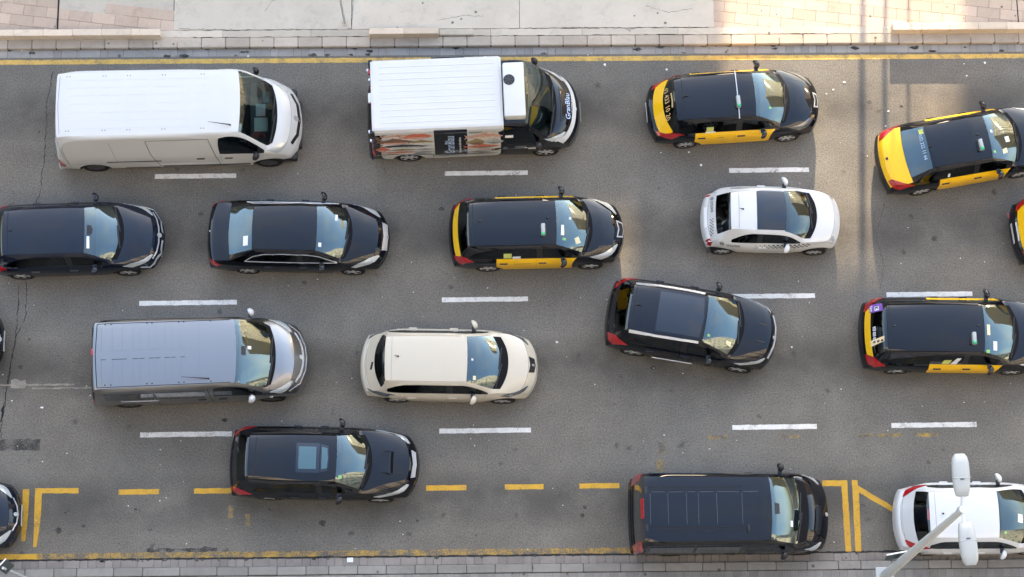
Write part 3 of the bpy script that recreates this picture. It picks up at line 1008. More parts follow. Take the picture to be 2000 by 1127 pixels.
TXT = {}
def text_tris(s, bold=0.0):
    if (s, bold) not in TXT:
        cu = bpy.data.curves.new('t', 'FONT')
        cu.body = s; cu.size = 1.0; cu.resolution_u = 2; cu.align_x = 'LEFT'; cu.offset = bold
        o = bpy.data.objects.new('t', cu); col.objects.link(o)
        dg = bpy.context.evaluated_depsgraph_get()
        me = bpy.data.meshes.new_from_object(o.evaluated_get(dg), depsgraph=dg)
        vs_ = [v.co.copy() for v in me.vertices]
        fs_ = [tuple(f.vertices) for f in me.polygons]
        bpy.data.objects.remove(o)
        x0 = min(v.x for v in vs_); x1 = max(v.x for v in vs_); y0 = min(v.y for v in vs_); y1 = max(v.y for v in vs_)
        TXT[(s, bold)] = ([((v.x - x0) / (x1 - x0), (v.y - y0) / (y1 - y0)) for v in vs_], fs_)
    return TXT[(s, bold)]

def make_car(p, label, cat, group='vehicles in the traffic'):
    c = Car(); c.p = p
    L, W2 = p['L'], p['W'] / 2
    c.L, c.W2 = L, W2
    shell = build_shell(p)
    c.bvh = BVHTree.FromPolygons([v.co.copy() for v in shell.vertices], [tuple(f.vertices) for f in shell.polygons])
    # place by the kerb-side rear tyre contact and heading
    yaw = math.radians(p['yaw'])
    off = Matrix.Rotation(yaw, 3, 'Z') @ Vector((L / 2 - p['RO'], W2 - .04, 0))
    root = empty(p['name'], (p['at'][0] + off.x, p['at'][1] + off.y, 0), yaw)
    tag(root, label, cat, group)
    c.root = root
    P = p['paint']
    ov = p.get('mats', {})
    def mk(nm, key, mat, side=None, inset=0.0, frit=0.0, lab=None, mat2='plastic_black'):
        ids = [CI[k] for k in (key if isinstance(key, tuple) else (key,))]
        me = split_part(shell, lambda f: f.material_index in ids and (side is None or (f.calc_center_median().y * side > 0)), inset, frit)
        if me is None: return None
        me.materials.clear()
        me.materials.append(M[mat])
        if frit: me.materials.append(M[mat2])
        o = link(nm, me, None, root)
        if lab: o['label'] = lab
        return o
    G = .007
    c.body = mk('body', 'body', ov.get('body', P))
    mk('underbody', ('underside', 'liner'), 'liner_black')
    c.hood = mk('hood', 'hood', ov.get('hood', P), inset=G)
    mk('roof', 'roof', ov.get('roof', P), inset=G if p.get('roofgap', 1) else 0)
    c.ws = mk('windshield', 'windshield', p.get('wsmat', 'glass_front'), frit=p.get('frit', .05))
    mk('rear_window', 'rear_window', p.get('rearmat', 'glass_rear'), frit=.04 if p.get('rearmat', 'glass_rear').startswith('glass') else 0)
    c.tailgate = mk('tailgate', 'tailgate', ov.get('tailgate', P), inset=G)
    mk('cowl', 'cowl', 'cowl_black')
    mk('front_bumper', 'front_bumper', ov.get('front_bumper', P))
    mk('rear_bumper', 'rear_bumper', ov.get('rear_bumper', P))
    for s in (1, -1):
        mk('pillar', 'pillar', ov.get('pillar', 'plastic_black'), s)
        for k in ('door_f', 'door_r'):
            mk('door', k, ov.get('door', P), s, inset=G)
        mk('side_panel', 'panel', ov.get('panel', P), s, inset=G)
        for k in ('win_f', 'win_r', 'win_q'):
            mk('side_window', k, 'glass_side', s, frit=.018, mat2=p.get('wintrim', 'plastic_black'))
    # wheels
    tm, rm = wheel_meshes(p['wheel'], *p.get('rim', (5, 'wide', 'alloy')))
    for xa in (p['RO'], p['RO'] + p['WB']):
        for s in (1, -1):
            wh = link('wheel', tm, None, root, (xa - L / 2, s * (W2 - .145), p['wheel'] + .002), (0, random.uniform(0, 6.28), 0))
            rr = link('rim', rm, None, wh)
            if s > 0: rr.rotation_euler = (0, 0, math.pi)
    # cabin
    xcw, xrf = p['xcw'], p['xrf']
    xb = p.get('cabin_back', max(p['xrg'] + .15, .5))
    zf = .32
    zt_ = min(p['zbr'], p['zbf']) - .05
    hw = W2 - .16
    bm = bmesh.new()
    r = bmesh.ops.create_cube(bm, size=1)
    for v in r['verts']:
        u = v.co + Vector((.5, .5, .5))
        v.co = Vector((lerp(xb, xcw - .15, u.x) - L / 2, lerp(-hw, hw, u.y), lerp(zf, zt_, u.z)))
    top = [f for f in bm.faces if f.normal.z > .9]
    bmesh.ops.delete(bm, geom=top, context='FACES')
    bmesh.ops.reverse_faces(bm, faces=bm.faces[:])
    me = bpy.data.meshes.new('cabin'); bm.to_mesh(me); bm.free()
    link('cabin_trim', me, p.get('trim', 'interior_dark'), root)
    zd = p['zcw'] - .09
    link('dashboard', box_mesh(xcw - .62 - L / 2, xcw - .06 - L / 2, -min(hw, p['wcw'] - .02), min(hw, p['wcw'] - .02), zd - .3, zd, .05, 2), p.get('dash', 'interior_grey'), root, smooth=True)
    sm = p.get('seat', 'interior_dark')
    if sm not in SEAT:
        SEAT[sm] = seat_mesh(); SEAT[sm].materials.append(M[sm])
    zseat = p['zbf'] - .62
    rows = p.get('rows', (xrf - .72, max(xrf - 1.55, p['xrr'] + .42)))
    for i, xs_ in enumerate(rows):
        for s in ((1, -1) if i == 0 else (1, -1, 0)):
            link('seat', SEAT[sm], None, root, (xs_ - L / 2, s * hw * .52, zseat + (.04 if i else 0)))
    # steering wheel
    bm = bmesh.new()
    verts, faces = [], []
    for k in range(18):
        t = k / 18 * 2 * math.pi
        for j in range(6):
            a = j / 6 * 2 * math.pi
            rr = .185 + .018 * math.cos(a)
            verts.append((.018 * math.sin(a), rr * math.cos(t), rr * math.sin(t)))
    for k in range(18):
        for j in range(6):
            faces.append((k * 6 + j, k * 6 + (j + 1) % 6, ((k + 1) % 18) * 6 + (j + 1) % 6, ((k + 1) % 18) * 6 + j))
    bm.free()
    link('steering_wheel', mesh_from(verts, faces), 'plastic_black', root, (xcw - .78 - L / 2, hw * .5, zd + .02), (0, math.radians(-28), 0), smooth=True)
    # mirrors
    mz = p.get('mz', p['zbf'] + .09)
    mxp = p.get('mx', xcw - p.get('cw_bow', .44) - .22)
    mw, mh, md = p.get('mirror', (.25, .16, .145))
    for s in (1, -1):
        hit = c.side(mxp, mz - .08, s)
        y0 = hit.y if hit is not None else s * W2 * .9
        o = link('side_mirror', mirror_mesh(mw, mh, md), ov.get('mirror', P), root, (mxp - L / 2, y0 + s * (mw * .5 + .015), mz), (0, 0, math.radians(24) if s > 0 else math.pi - math.radians(24)))
        if s < 0:
            o.scale = (-1, 1, 1)
        st = link('mirror_stem', box_mesh(mxp - .05 - L / 2, mxp + .05 - L / 2, min(y0 - s * .03, y0 + s * .10), max(y0 - s * .03, y0 + s * .10), mz - .06, mz - .025, .01), 'plastic_black', root)
    # handles
    for hx in p.get('handles', ()):
        for s in (1, -1):
            z = p.get('hz', p['zbr'] - .15)
            h = c.side(hx, z, s)
            if h is not None:
                link('door_handle', box_mesh(hx - .10 - L / 2, hx + .10 - L / 2, h.y - .012, h.y + .026 * s if s > 0 else h.y + .012, z - .018, z + .018, .01) if s > 0 else
                     box_mesh(hx - .10 - L / 2, hx + .10 - L / 2, h.y - .026, h.y + .012, z - .018, z + .018, .01), p.get('handle', P), root)
    return c

def _side(self, x, z, s):
    h = self.bvh.ray_cast(Vector((x - self.L / 2, s * 4, z)), Vector((0, -s, 0)))
    return h[0]
Car.side = _side
def _proj(self, u, v, mode, off):
    """mode top: (x,y); S/N: (x,z); rear/front: (y,z) -> point on the shell"""
    L = self.L
    for k in range(14):
        if mode == 'top':
            h = self.bvh.ray_cast(Vector((u - L / 2, v, 6)), Vector((0, 0, -1)))
        elif mode in 'SN':
            s = -1 if mode == 'S' else 1
            h = self.bvh.ray_cast(Vector((u - L / 2, 4 * s, v)), Vector((0, -s, 0)))
        else:
            s = -1 if mode == 'rear' else 1
            h = self.bvh.ray_cast(Vector((s * 9, u, v)), Vector((-s, 0, 0)))
        if h[0] is not None and (mode != 'top' or h[0].z > .3):
            n = h[1]
            d = {'top': Vector((0, 0, 1)), 'S': Vector((0, -1, 0)), 'N': Vector((0, 1, 0)), 'rear': Vector((-1, 0, 0)), 'front': Vector((1, 0, 0))}[mode]
            if n.dot(d) < 0: n = -n
            return h[0] + n * off, n
        if mode == 'top':
            u = lerp(u, L / 2, .03); v *= .97
        elif mode in 'SN':
            u = lerp(u, L / 2, .03); v = lerp(v, .7, .08)
        else:
            u *= .96; v = lerp(v, .7, .08)
    return None, None
Car.proj = _proj
def _patch(self, name, poly, mode, mat, off=.006, ml=.07, parent=None, skirt=True):
    bm = bmesh.new()
    vs_ = [bm.verts.new((a, b_, 0)) for a, b_ in poly]
    try:
        f = bm.faces.new(vs_)
    except ValueError:
        bm.free(); return None
    bmesh.ops.triangulate(bm, faces=[f])
    for it in range(5):
        es = [e for e in bm.edges if e.calc_length() > ml]
        if not es: break
        bmesh.ops.subdivide_edges(bm, edges=es, cuts=1)
        bmesh.ops.triangulate(bm, faces=bm.faces[:])
    bad = []
    nrm = {}
    for v in bm.verts:
        q, n = self.proj(v.co.x, v.co.y, mode, off)
        if q is None: bad.append(v)
        else: v.co = q; nrm[v] = n
    bmesh.ops.delete(bm, geom=bad, context='VERTS')
    if not bm.faces:
        bm.free(); return None
    up = {'top': Vector((0, 0, 1)), 'S': Vector((0, -1, 0)), 'N': Vector((0, 1, 0)), 'rear': Vector((-1, 0, 0)), 'front': Vector((1, 0, 0))}[mode]
    bm.normal_update()
    if sum((f.normal.dot(up) for f in bm.faces)) < 0:
        bmesh.ops.reverse_faces(bm, faces=bm.faces[:])
    for f in bm.faces: f.smooth = True
    if skirt:
        be = [e for e in bm.edges if e.is_boundary]
        r = bmesh.ops.extrude_edge_only(bm, edges=be)
        for g in r['geom']:
            if isinstance(g, bmesh.types.BMVert):
                near = min((e.other_vert(g) for e in g.link_edges), key=lambda w: (w.co - g.co).length)
                g.co -= nrm.get(near, up) * (off + .012)
    me = bpy.data.meshes.new('patch'); bm.to_mesh(me); bm.free()
    me.set_sharp_from_angle(angle=math.radians(45))
    return link(name, me, mat, parent or self.root)
Car.patch = _patch
def _line(self, name, pts, mode, mat, w=.02, off=.006, step=.06, parent=None, thick=None):
    """ribbon along a polyline laid on the shell"""
    q = []
    for i in range(len(pts) - 1):
        a = Vector(pts[i]); b_ = Vector(pts[i + 1])
        k = max(1, int((b_ - a).length / step))
        q += [a.lerp(b_, j / k) for j in range(k)]
    q.append(Vector(pts[-1]))
    verts, faces = [], []
    for i, c_ in enumerate(q):
        d = (q[min(i + 1, len(q) - 1)] - q[max(i - 1, 0)]).normalized()
        nv = Vector((-d.y, d.x)) * w / 2
        A, n1 = self.proj(*(c_ + nv), mode, off)
        B, n2 = self.proj(*(c_ - nv), mode, off)
        if A is None or B is None: continue
        t = thick or (off + .01)
        verts += [A, B, A - n1 * t, B - n2 * t]
        k = len(verts)
        if k >= 8:
            a0 = k - 8; b0 = k - 4
            faces += [(a0, a0 + 1, b0 + 1, b0), (a0 + 2, a0, b0, b0 + 2), (a0 + 1, a0 + 3, b0 + 3, b0 + 1)]
    if not faces: return None
    faces += [(0, 2, 3, 1), (len(verts) - 4, len(verts) - 3, len(verts) - 1, len(verts) - 2)]
    me = mesh_from(verts, faces)
    bm = bmesh.new(); bm.from_mesh(me); bmesh.ops.recalc_face_normals(bm, faces=bm.faces[:]); bm.to_mesh(me); bm.free()
    return link(name, me, mat, parent or self.root)
Car.line = _line
def _text(self, name, s, o, u, v, wid, hei, mode, mat, off=.010, bold=0.0, parent=None):
    """o origin, u reading direction, v up direction in the plane of mode"""
    vs_, fs_ = text_tris(s, bold)
    out = []
    for a, b_ in vs_:
        q = Vector(o) + Vector(u) * a * wid + Vector(v) * b_ * hei
        P_, n = self.proj(q.x, q.y, mode, off)
        if P_ is None: return None
        out.append(P_)
    return link(name, mesh_from(out, fs_), mat, parent or self.root)
Car.text = _text
def _box(self, name, x0, x1, y0, y1, z0, z1, mat, bev=.01, seg=2, parent=None):
    return link(name, box_mesh(x0 - self.L / 2, x1 - self.L / 2, y0, y1, z0, z1, bev, seg), mat, parent or self.root, smooth=True)
Car.box = _box

def edge_x(c, end, y, z):
    s = 1 if end == 'front' else -1
    for k in range(6):
        h = c.bvh.ray_cast(Vector((s * 9, y, z)), Vector((-s, 0, 0)))
        if h[0] is not None and abs(h[0].x) > c.L * .28:
            return h[0].x + c.L / 2
        y *= .985
    return c.L * .9 if s > 0 else c.L * .1
def lamp_poly(c, end, y0, y1, d0, w0, w1, z, n=6, wm=None):
    """plan outline of a lamp following the nose or tail: shares of half width, inset from the edge, width inside and outside"""
    s = 1 if end == 'front' else -1
    out, inn = [], []
    for i in range(n + 1):
        t = i / n
        y = lerp(y0, y1, t) * c.W2
        x = edge_x(c, end, y, z) - s * d0
        w = lerp(w0, w1, t)
        if wm: w += wm * math.sin(math.pi * t)
        out.append((x, y)); inn.append((x - s * max(w, .012), y * (1 - .0)))
    return out + inn[::-1]
def lights(c, head, tail, hmat='lamp_clear', tmat='lamp_red'):
    p = c.p
    for s in (1, -1):
        for nm, spec, end, mt, z in (('headlight', head, 'front', hmat, p['zhf'] - .12), ('taillight', tail, 'rear', tmat, p.get('ztl', p['ztail'] + .02))):
            if not spec: continue
            poly = lamp_poly(c, end, *spec[:5], z, wm=spec[5] if len(spec) > 5 else None)
            c.patch(nm, [(x, s * y) for x, y in poly], 'top', mt, .012, .04)
def wipers(c, flip=1):
    p = c.p; x = p['xcw']; w = p['wcw']; b_ = p.get('cw_bow', .44)
    c.line('wiper', [(x + .01, flip * .52 * w), (x - .02, flip * .2 * w), (x - .05, -flip * .25 * w)], 'top', 'plastic_black', .028, .018)
    c.line('wiper', [(x + .02, -flip * .05 * w), (x - .06, -flip * .5 * w), (x - .12, -flip * .86 * w)], 'top', 'plastic_black', .028, .018)
def antenna(c, x, y=0.0, l=.16, back=True):
    q, n = c.proj(x, y, 'top', 0)
    a = link('antenna', tube_mesh([q - Vector((0, 0, .01)), q + Vector((0, 0, .02)), q + Vector((-l, 0, .02 + l * .55))], [.03, .016, .005], 8), 'plastic_black', c.root, smooth=True)
def plate(c, end, z, txt=None):
    """number plate standing on the bumper face"""
    x = 0 if end == 'rear' else c.L
    q, n = c.proj(0, z, end, .006)
    if q is None: return
    s = -1 if end == 'rear' else 1
    link('number_plate', box_mesh(q.x - .006, q.x + .004, -.26, .26, z - .055, z + .055, .002), 'plate_white', c.root)
def emblem(c, x, y=0.0, r=.045, mat='chrome'):
    c.patch('emblem', [(x + r * .8 * math.cos(t / 10 * 6.283), y + r * math.sin(t / 10 * 6.283)) for t in range(10)], 'top', mat, .010)
def taxi_sign(c, x, y, bar=False, w=.31):
    q, n = c.proj(x, y, 'top', 0)
    zq_ = q.z
    t = link('taxi_sign', box_mesh(q.x - .05, q.x + .05, y - w / 2, y + w / 2, zq_ + .03, zq_ + .15, .025, 2), 'lamp_housing', c.root, smooth=True)
    link('sign_foot', box_mesh(q.x - .09, q.x + .09, y - w / 2 + .03, y + w / 2 - .03, zq_ - .02, zq_ + .035, .008), 'plastic_black', t)
    link('sign_lamp', box_mesh(q.x - .045, q.x + .045, y - w / 2 + .005, y - w / 2 + .085, zq_ + .11, zq_ + .185, .03, 2), 'glow_green', t, smooth=True)
    if bar:
        pts = [c.proj(x, yy, 'top', .05)[0] for yy in (.60, .50, .3, 0, -.3, -.5, -.60)]
        link('roof_bar', tube_mesh(pts, [.015] * 7, 8), 'alloy', c.root, smooth=True)

# ------------------------------------------------------------------ the vehicles
def hatch(**k):
    d = dict(name='car', W=1.77, H=1.50, wheel=.315, zbr=1.0, zbf=.95, zrg=1.02, zcw=.99, zhf=.80, znose=.60, ztail=.70,
             wr=.585, wrf=.60, wrg=.66, wcw=.71, crown=.045, paint='paint_black', yaw=0, rim=(5, 'wide', 'alloy'))
    d.update(k)
    d.setdefault('zrr', d['H'] - .11); d.setdefault('zrf', d['H'] - .10)
    xB = d.get('xB', d['xrf'] - .42)
    xRD = d.get('xRD', max(d['RO'] + .12, d['xrr'] + .15))
    d.setdefault('mids', [('RD', xRD), ('B1', xB - .05), ('B2', xB + .05)])
    d.setdefault('zones', {'T3': (d.get('quarter', 'win_q'), 'body'), 'RD': ('win_r', 'door_r'), 'B1': ('pillar', 'door_f'), 'B2': ('win_f', 'door_f')})
    d.setdefault('handles', (xRD + .22, xB - .28 + .35))
    return d
def van(**k):
    d = dict(name='van', van=True, zbr=1.16, zbf=1.13, zrg=1.1, zcw=1.22, zhf=.98, znose=.66, ztail=.50, wheel=.34, tr=.03, lr=.5, tf=.12, lf=1.1,
             tb=.05, nb=.38, cw_bow=.30, rf_bow=.10, rgb_bow=.05, rr_bow=.04, crown=.035, cowl=.08, kb=.985, paint='paint_white', yaw=0,
             rearcat='tailgate', rgside='body', quarter='panel', mirror=(.22, .26, .16), rim=(6, 'cap', 'plastic_grey'), roofgap=0)
    d.update(k)
    d.setdefault('wrf', d['wr'] - .02)
    xB = d['xB']
    n = d.get('ncargo', 3)
    d['mids'] = [('C%d' % i, lerp(d['xrr'], xB - .05, (i + 1) / n)) for i in range(n - 1)] + [('B1', xB - .05), ('B2', xB + .02)]
    z = {'T3': ('panel', 'panel'), 'B1': ('body', 'body'), 'B2': ('win_f', 'door_f')}
    for i in range(n - 1): z['C%d' % i] = ('panel', 'panel')
    d['zones'] = z
    d.setdefault('cabin_back', xB - .1)
    d.setdefault('rows', (xB + .15,))
    d.setdefault('mz', d['zbf'] + .16)
    return d
HL = (.44, .86, .04, .03, .30)
TL = (.60, .92, .02, .05, .22)

def text_rear(c, s, x0, y0, wid, hei, mat, bold=0.0):
    return c.text('lettering', s, (x0, y0), (0, -1), (1, 0), wid, hei, 'top', mat, .010, bold)

# --- taxi with chrome roof bar
def taxi_mats(): return {'door': 'paint_yellow', 'tailgate': 'paint_yellow'}
c = make_car(hatch(name='taxi', L=4.46, H=1.57, at=(4.491, 3.640), yaw=3.32, RO=.97, WB=2.60, xrg=.36, xrr=.62, xrf=2.67, xcw=3.51, xhf=4.22, zcw=1.04, zbf=1.0, zbr=1.03, zrg=1.04,
                   mats=taxi_mats(), rim=(6, 'wide', 'alloy'), tb=.32, rgb_bow=.42, rr_bow=.04, wrg=.70, tr=.16, xRD=1.10, lr=1.0),
             'black and yellow taxi with a chrome bar across its roof', 'taxi')
lights(c, HL, (.62, .90, .01, .02, .30), 'lamp_smoke')
wipers(c)
taxi_sign(c, 2.22, -.22, bar=True)
antenna(c, .98, .05)
text_rear(c, '93 433 10 20', .45, .42, .84, .095, 'print_gold', .005)
c.line('small_print', [(.59, .20), (.60, 0), (.59, -.18)], 'top', 'print_gold', .02, .008)
c.patch('grille', [(4.26, -.20), (4.38, -.18), (4.40, 0), (4.38, .18), (4.26, .20), (4.30, 0)], 'top', 'chrome', .010)
c.patch('grille', [(4.29, -.16), (4.365, -.14), (4.38, 0), (4.365, .14), (4.29, .16), (4.32, 0)], 'top', 'plastic_black', .015)
for s in (1, -1):
    c.line('hood_crease', [(3.62, s * .55), (4.0, s * .46), (4.30, s * .24)], 'top', 'paint_black', .03, .004)
c.patch('window_sticker', [(1.42, 1.09), (1.60, 1.09), (1.60, 1.26), (1.42, 1.26)], 'S', 'sticker_lime', .008)
c.patch('window_sticker', [(1.40, 1.045), (1.66, 1.045), (1.66, 1.08), (1.40, 1.08)], 'S', 'paper_white', .008)
c.patch('windshield_sticker', [(3.02, -.36), (3.08, -.36), (3.08, -.30), (3.02, -.30)], 'top', 'sticker_green', .006)
c.line('small_print', [(1.72, .86), (1.88, .86)], 'S', 'print_black', .016, .004)
plate(c, 'rear', .60)
c.line('roof_seam', [(.86, .52), (.86, -.52)], 'top', 'seam', .012, .002)

# --- yellow-booted saloon taxi
c = make_car(hatch(name='taxi', sedan=True, L=4.57, H=1.46, at=(10.45, 2.325), yaw=9.61, RO=1.01, WB=2.59, xrg=.56, xrr=1.12, xrf=2.70, xcw=3.52, xhf=4.32, ztr=.97, zrg=1.04, zbr=1.0, ztail=.70,
                   mats=taxi_mats(), rim=(6, 'wide', 'alloy'), f5=.7, rgside='win_q', xRD=1.30, quarter='win_r', wrg=.68, rgb_bow=.14, tb=.24, tr=.12, rearmat='glass_front'),
             'black saloon taxi with a yellow boot lid, angled in the sunlight', 'taxi')
lights(c, HL, (.60, .91, .02, .05, .36))
wipers(c)
taxi_sign(c, 2.42, -.22, w=.30)
antenna(c, 1.22, 0, .1); antenna(c, 2.45, .08, .07)
c.text('lettering', '932 222 11 64', (1.00, .36), (0, -1), (1, 0), .66, .075, 'top', 'print_blue', .009, .0)
c.patch('window_sticker', [(1.02, .50), (1.12, .50), (1.12, .37), (1.02, .37)], 'top', 'sticker_lime', .006)
c.patch('windshield_sticker', [(3.15, -.18), (3.27, -.16), (3.26, -.02), (3.14, -.04)], 'top', 'paper_white', .006)
c.patch('windshield_sticker', [(3.0, -.48), (3.14, -.44), (3.13, -.32), (3.0, -.36)], 'top', 'paper_cream', .006)
c.patch('windshield_sticker', [(2.78, .16), (2.83, .16), (2.83, .09), (2.78, .09)], 'top', 'paper_white', .006)
c.patch('windshield_sticker', [(2.74, -.44), (2.80, -.44), (2.80, -.38), (2.74, -.38)], 'top', 'sticker_green', .006)
emblem(c, .17, 0, .04, 'print_black')
c.patch('window_sticker', [(1.55, 1.05), (1.60, 1.05), (1.60, 1.16), (1.55, 1.16)], 'S', 'paper_white', .008)
for s in (1, -1):
    c.line('roof_trim', [(1.2, s * .60), (2.0, s * .635), (2.7, s * .60)], 'top', 'seam', .014, .003)

# --- taxi cut off by the right edge of the picture
c = make_car(hatch(name='taxi', L=4.40, H=1.50, at=(13.57, .36), yaw=5.0, RO=.90, WB=2.60, xrg=.22, xrr=.50, xrf=2.6, xcw=3.45, xhf=4.2, mats=taxi_mats(), tb=.24, tr=.12),
             'taxi at the right edge, only its yellow tailgate showing', 'taxi')
lights(c, HL, (.60, .91, .02, .04, .28))
plate(c, 'rear', .60); wipers(c)
c.box('reflector', -.015, .01, .42, .56, .52, .56, 'lamp_red', .004)
c.patch('number_plate', [(.085, -.24), (.115, -.24), (.115, .24), (.085, .24)], 'top', 'plate_white', .012)

# --- middle-lane taxi
c = make_car(hatch(name='taxi', L=4.42, H=1.58, at=(-.602, .432), yaw=.71, RO=.97, WB=2.57, xrg=.20, xrr=.46, xrf=2.67, xcw=3.49, xhf=4.18, zcw=1.04, zbf=1.0, zbr=1.04, zrg=1.06,
                   mats=taxi_mats(), rim=(5, 'wide', 'alloy'), tb=.18, tr=.10, wrg=.68, rgb_bow=.16, xRD=1.14),
             'black taxi with yellow doors in the middle lane, tail just yellow-edged', 'taxi')
lights(c, HL, (.66, .93, .01, .02, .30))
wipers(c)
taxi_sign(c, 2.34, -.22)
antenna(c, .82, .06, .08); antenna(c, 2.48, .10, .05)
c.patch('grille', [(4.20, -.22), (4.36, -.19), (4.39, 0), (4.36, .19), (4.20, .22), (4.25, 0)], 'top', 'chrome', .010)
c.patch('grille', [(4.235, -.18), (4.345, -.155), (4.37, 0), (4.345, .155), (4.235, .18), (4.28, 0)], 'top', 'plastic_black', .015)
emblem(c, 4.325, 0, .035)
for s in (1, -1):
    c.line('hood_crease', [(3.60, s * .56), (3.95, s * .46), (4.22, s * .26)], 'top', 'paint_black', .03, .004)
    c.line('roof_rail', [(.72, s * .575), (1.4, s * .60), (2.3, s * .60)], 'top', 'plastic_black', .03, .020)
c.line('roof_seam', [(.62, .53), (.62, -.53)], 'top', 'seam', .012, .002)
c.patch('window_sticker', [(1.36, 1.09), (1.56, 1.09), (1.56, 1.28), (1.36, 1.28)], 'S', 'sticker_lime', .008)
c.patch('window_sticker', [(1.58, 1.07), (1.78, 1.07), (1.78, 1.14), (1.58, 1.14)], 'S', 'paper_white', .008)
c.patch('windshield_sticker', [(3.16, -.50), (3.28, -.44), (3.22, -.30), (3.12, -.36)], 'top', 'paper_cream', .006)
c.patch('windshield_sticker', [(2.78, -.32), (2.86, -.32), (2.86, -.06), (2.80, -.06)], 'top', 'paper_white', .006)
c.patch('windshield_sticker', [(2.82, -.44), (2.90, -.44), (2.90, -.38), (2.82, -.38)], 'top', 'sticker_green', .006)
c.patch('windshield_sticker', [(3.0, .16), (3.05, .16), (3.05, .10), (3.0, .10)], 'top', 'paper_white', .006)
c.line('small_print', [(1.62, .86), (2.04, .86)], 'S', 'print_black', .014, .004)

# --- estate taxi with stickers in its rear window
c = make_car(hatch(name='taxi', L=4.84, W=1.84, H=1.50, at=(9.515, -2.328), yaw=-1.24, RO=.94, WB=2.88, xrg=.16, xrr=.46, xrf=2.91, xcw=3.76, xhf=4.55, mats=taxi_mats(),
                   rim=(5, 'spoke', 'alloy'), tb=.17, tr=.10, wr=.60, wrf=.62, wrg=.70, wcw=.74, rgb_bow=.14, xRD=1.62),
             'estate taxi with purple and tan stickers in its rear window', 'taxi')
lights(c, HL, (.58, .93, .01, .03, .26))
wipers(c)
taxi_sign(c, 2.62, -.28)
antenna(c, .72, .04, .05); antenna(c, 2.78, .06, .05)
c.patch('window_sticker', [(.21, .66), (.46, .64), (.46, .44), (.21, .45)], 'top', 'sticker_purple', .008)
c.patch('window_sticker', [(.30, .585), (.39, .585), (.39, .475), (.30, .475)], 'top', 'paper_white', .010)
c.text('lettering', 'K', (.31, .57), (0, -1), (1, 0), .08, .07, 'top', 'print_black', .013, .03)
c.text('lettering', 'Kave', (.225, .62), (0, -1), (1, 0), .14, .045, 'top', 'print_white', .011, .02)
c.patch('window_sticker', [(.20, -.26), (.46, -.20), (.46, -.33), (.21, -.40)], 'top', 'sticker_tan', .008)
c.text('lettering', '933 033 033', (.245, .08), (0, -1), (1, 0), .38, .06, 'top', 'print_white', .010, .03)
for xx in (.25, .325, .40):
    c.patch('sticker_mark', [(xx, -.285), (xx + .045, -.275), (xx + .045, -.32), (xx, -.33)], 'top', 'print_black', .011)
c.patch('windshield_sticker', [(2.98, .10), (3.06, .10), (3.06, -.16), (2.98, -.16)], 'top', 'paper_cream', .006)
c.patch('windshield_sticker', [(3.14, -.30), (3.24, -.30), (3.24, -.52), (3.14, -.52)], 'top', 'paper_white', .006)
c.patch('windshield_sticker', [(2.95, -.52), (3.04, -.52), (3.04, -.60), (2.95, -.60)], 'top', 'sticker_green', .006)
c.patch('window_sticker', [(1.92, 1.03), (2.10, 1.03), (2.14, 1.18), (1.96, 1.18)], 'S', 'sticker_lime', .008)
c.patch('window_sticker', [(2.14, 1.02), (2.28, 1.02), (2.36, 1.26), (2.26, 1.26)], 'S', 'paper_white', .008)
for s in (1, -1):
    c.line('roof_rail', [(.62, s * .60), (1.5, s * .62), (2.8, s * .60)], 'top', 'plastic_black', .035, .022)
c.line('roof_seam', [(.60, .56), (.60, -.56)], 'top', 'seam', .012, .002)

# --- dark estate-nosed hatchback at the left
c = make_car(hatch(L=4.32, W=1.79, H=1.46, at=(-12.258, .367), yaw=1.39, RO=.75, WB=2.65, xrg=.16, xrr=.44, xrf=2.50, xcw=3.30, xhf=4.12, paint='paint_navy', rim=(5, 'twin', 'alloy'),
                   wr=.60, wrf=.61, wcw=.75, wrg=.68, xRD=.98, handle='plastic_grey', cw_bow=.40),
             'dark navy hatchback partly cut off at the left edge, second row', 'car')
lights(c, (.56, .90, .05, .03, .22), TL)
wipers(c, -1)
antenna(c, .72, .04, .09)
for s in (1, -1):
    c.line('chrome_strip', [(4.06, s * .60), (4.16, s * .42), (4.21, s * .2), (4.22, 0)], 'top', 'chrome', .022, .010)
    c.line('lower_trim', [(3.86, s * .84), (4.08, s * .68), (4.24, s * .42), (4.29, s * .1)], 'top', 'chrome', .014, .008)
emblem(c, 4.23, 0, .06)
c.line('roof_seam', [(.62, .55), (.62, -.55)], 'top', 'seam', .012, .002)
c.patch('rearview_mirror', [(2.56, -.13), (2.66, -.12), (2.70, 0), (2.66, .12), (2.56, .13)], 'top', 'plastic_black', .004)
c.patch('windshield_sticker', [(2.55, -.46), (2.62, -.46), (2.62, -.16), (2.56, -.16)], 'top', 'paper_white', .004)

# --- black saloon with oval headlights
c = make_car(hatch(sedan=True, L=4.57, W=1.76, H=1.47, at=(-6.616, .447), yaw=-1.44, RO=1.03, WB=2.62, xrg=.57, xrr=1.20, xrf=2.81, xcw=3.56, xhf=4.33, ztr=.98, zrg=1.04, zbr=1.0, ztail=.72,
                   rim=(5, 'twin', 'alloy'), f5=.7, rgside='win_q', xRD=1.36, quarter='win_r', wrg=.68, rgb_bow=.10, tb=.15, wintrim='chrome', seat='interior_tan', rearmat='glass_front', handle='paint_black', cw_bow=.42),
             'black saloon with pale oval headlights and chrome window trim', 'car')
lights(c, (.56, .92, .03, .04, .10, .14), (.76, .93, .01, .04, .14))
wipers(c, 1)
c.patch('grille', [(4.38, -.36), (4.50, -.33), (4.53, 0), (4.50, .33), (4.38, .36), (4.42, 0)], 'top', 'chrome', .012)
emblem(c, 4.47, 0, .06, 'plastic_grey')
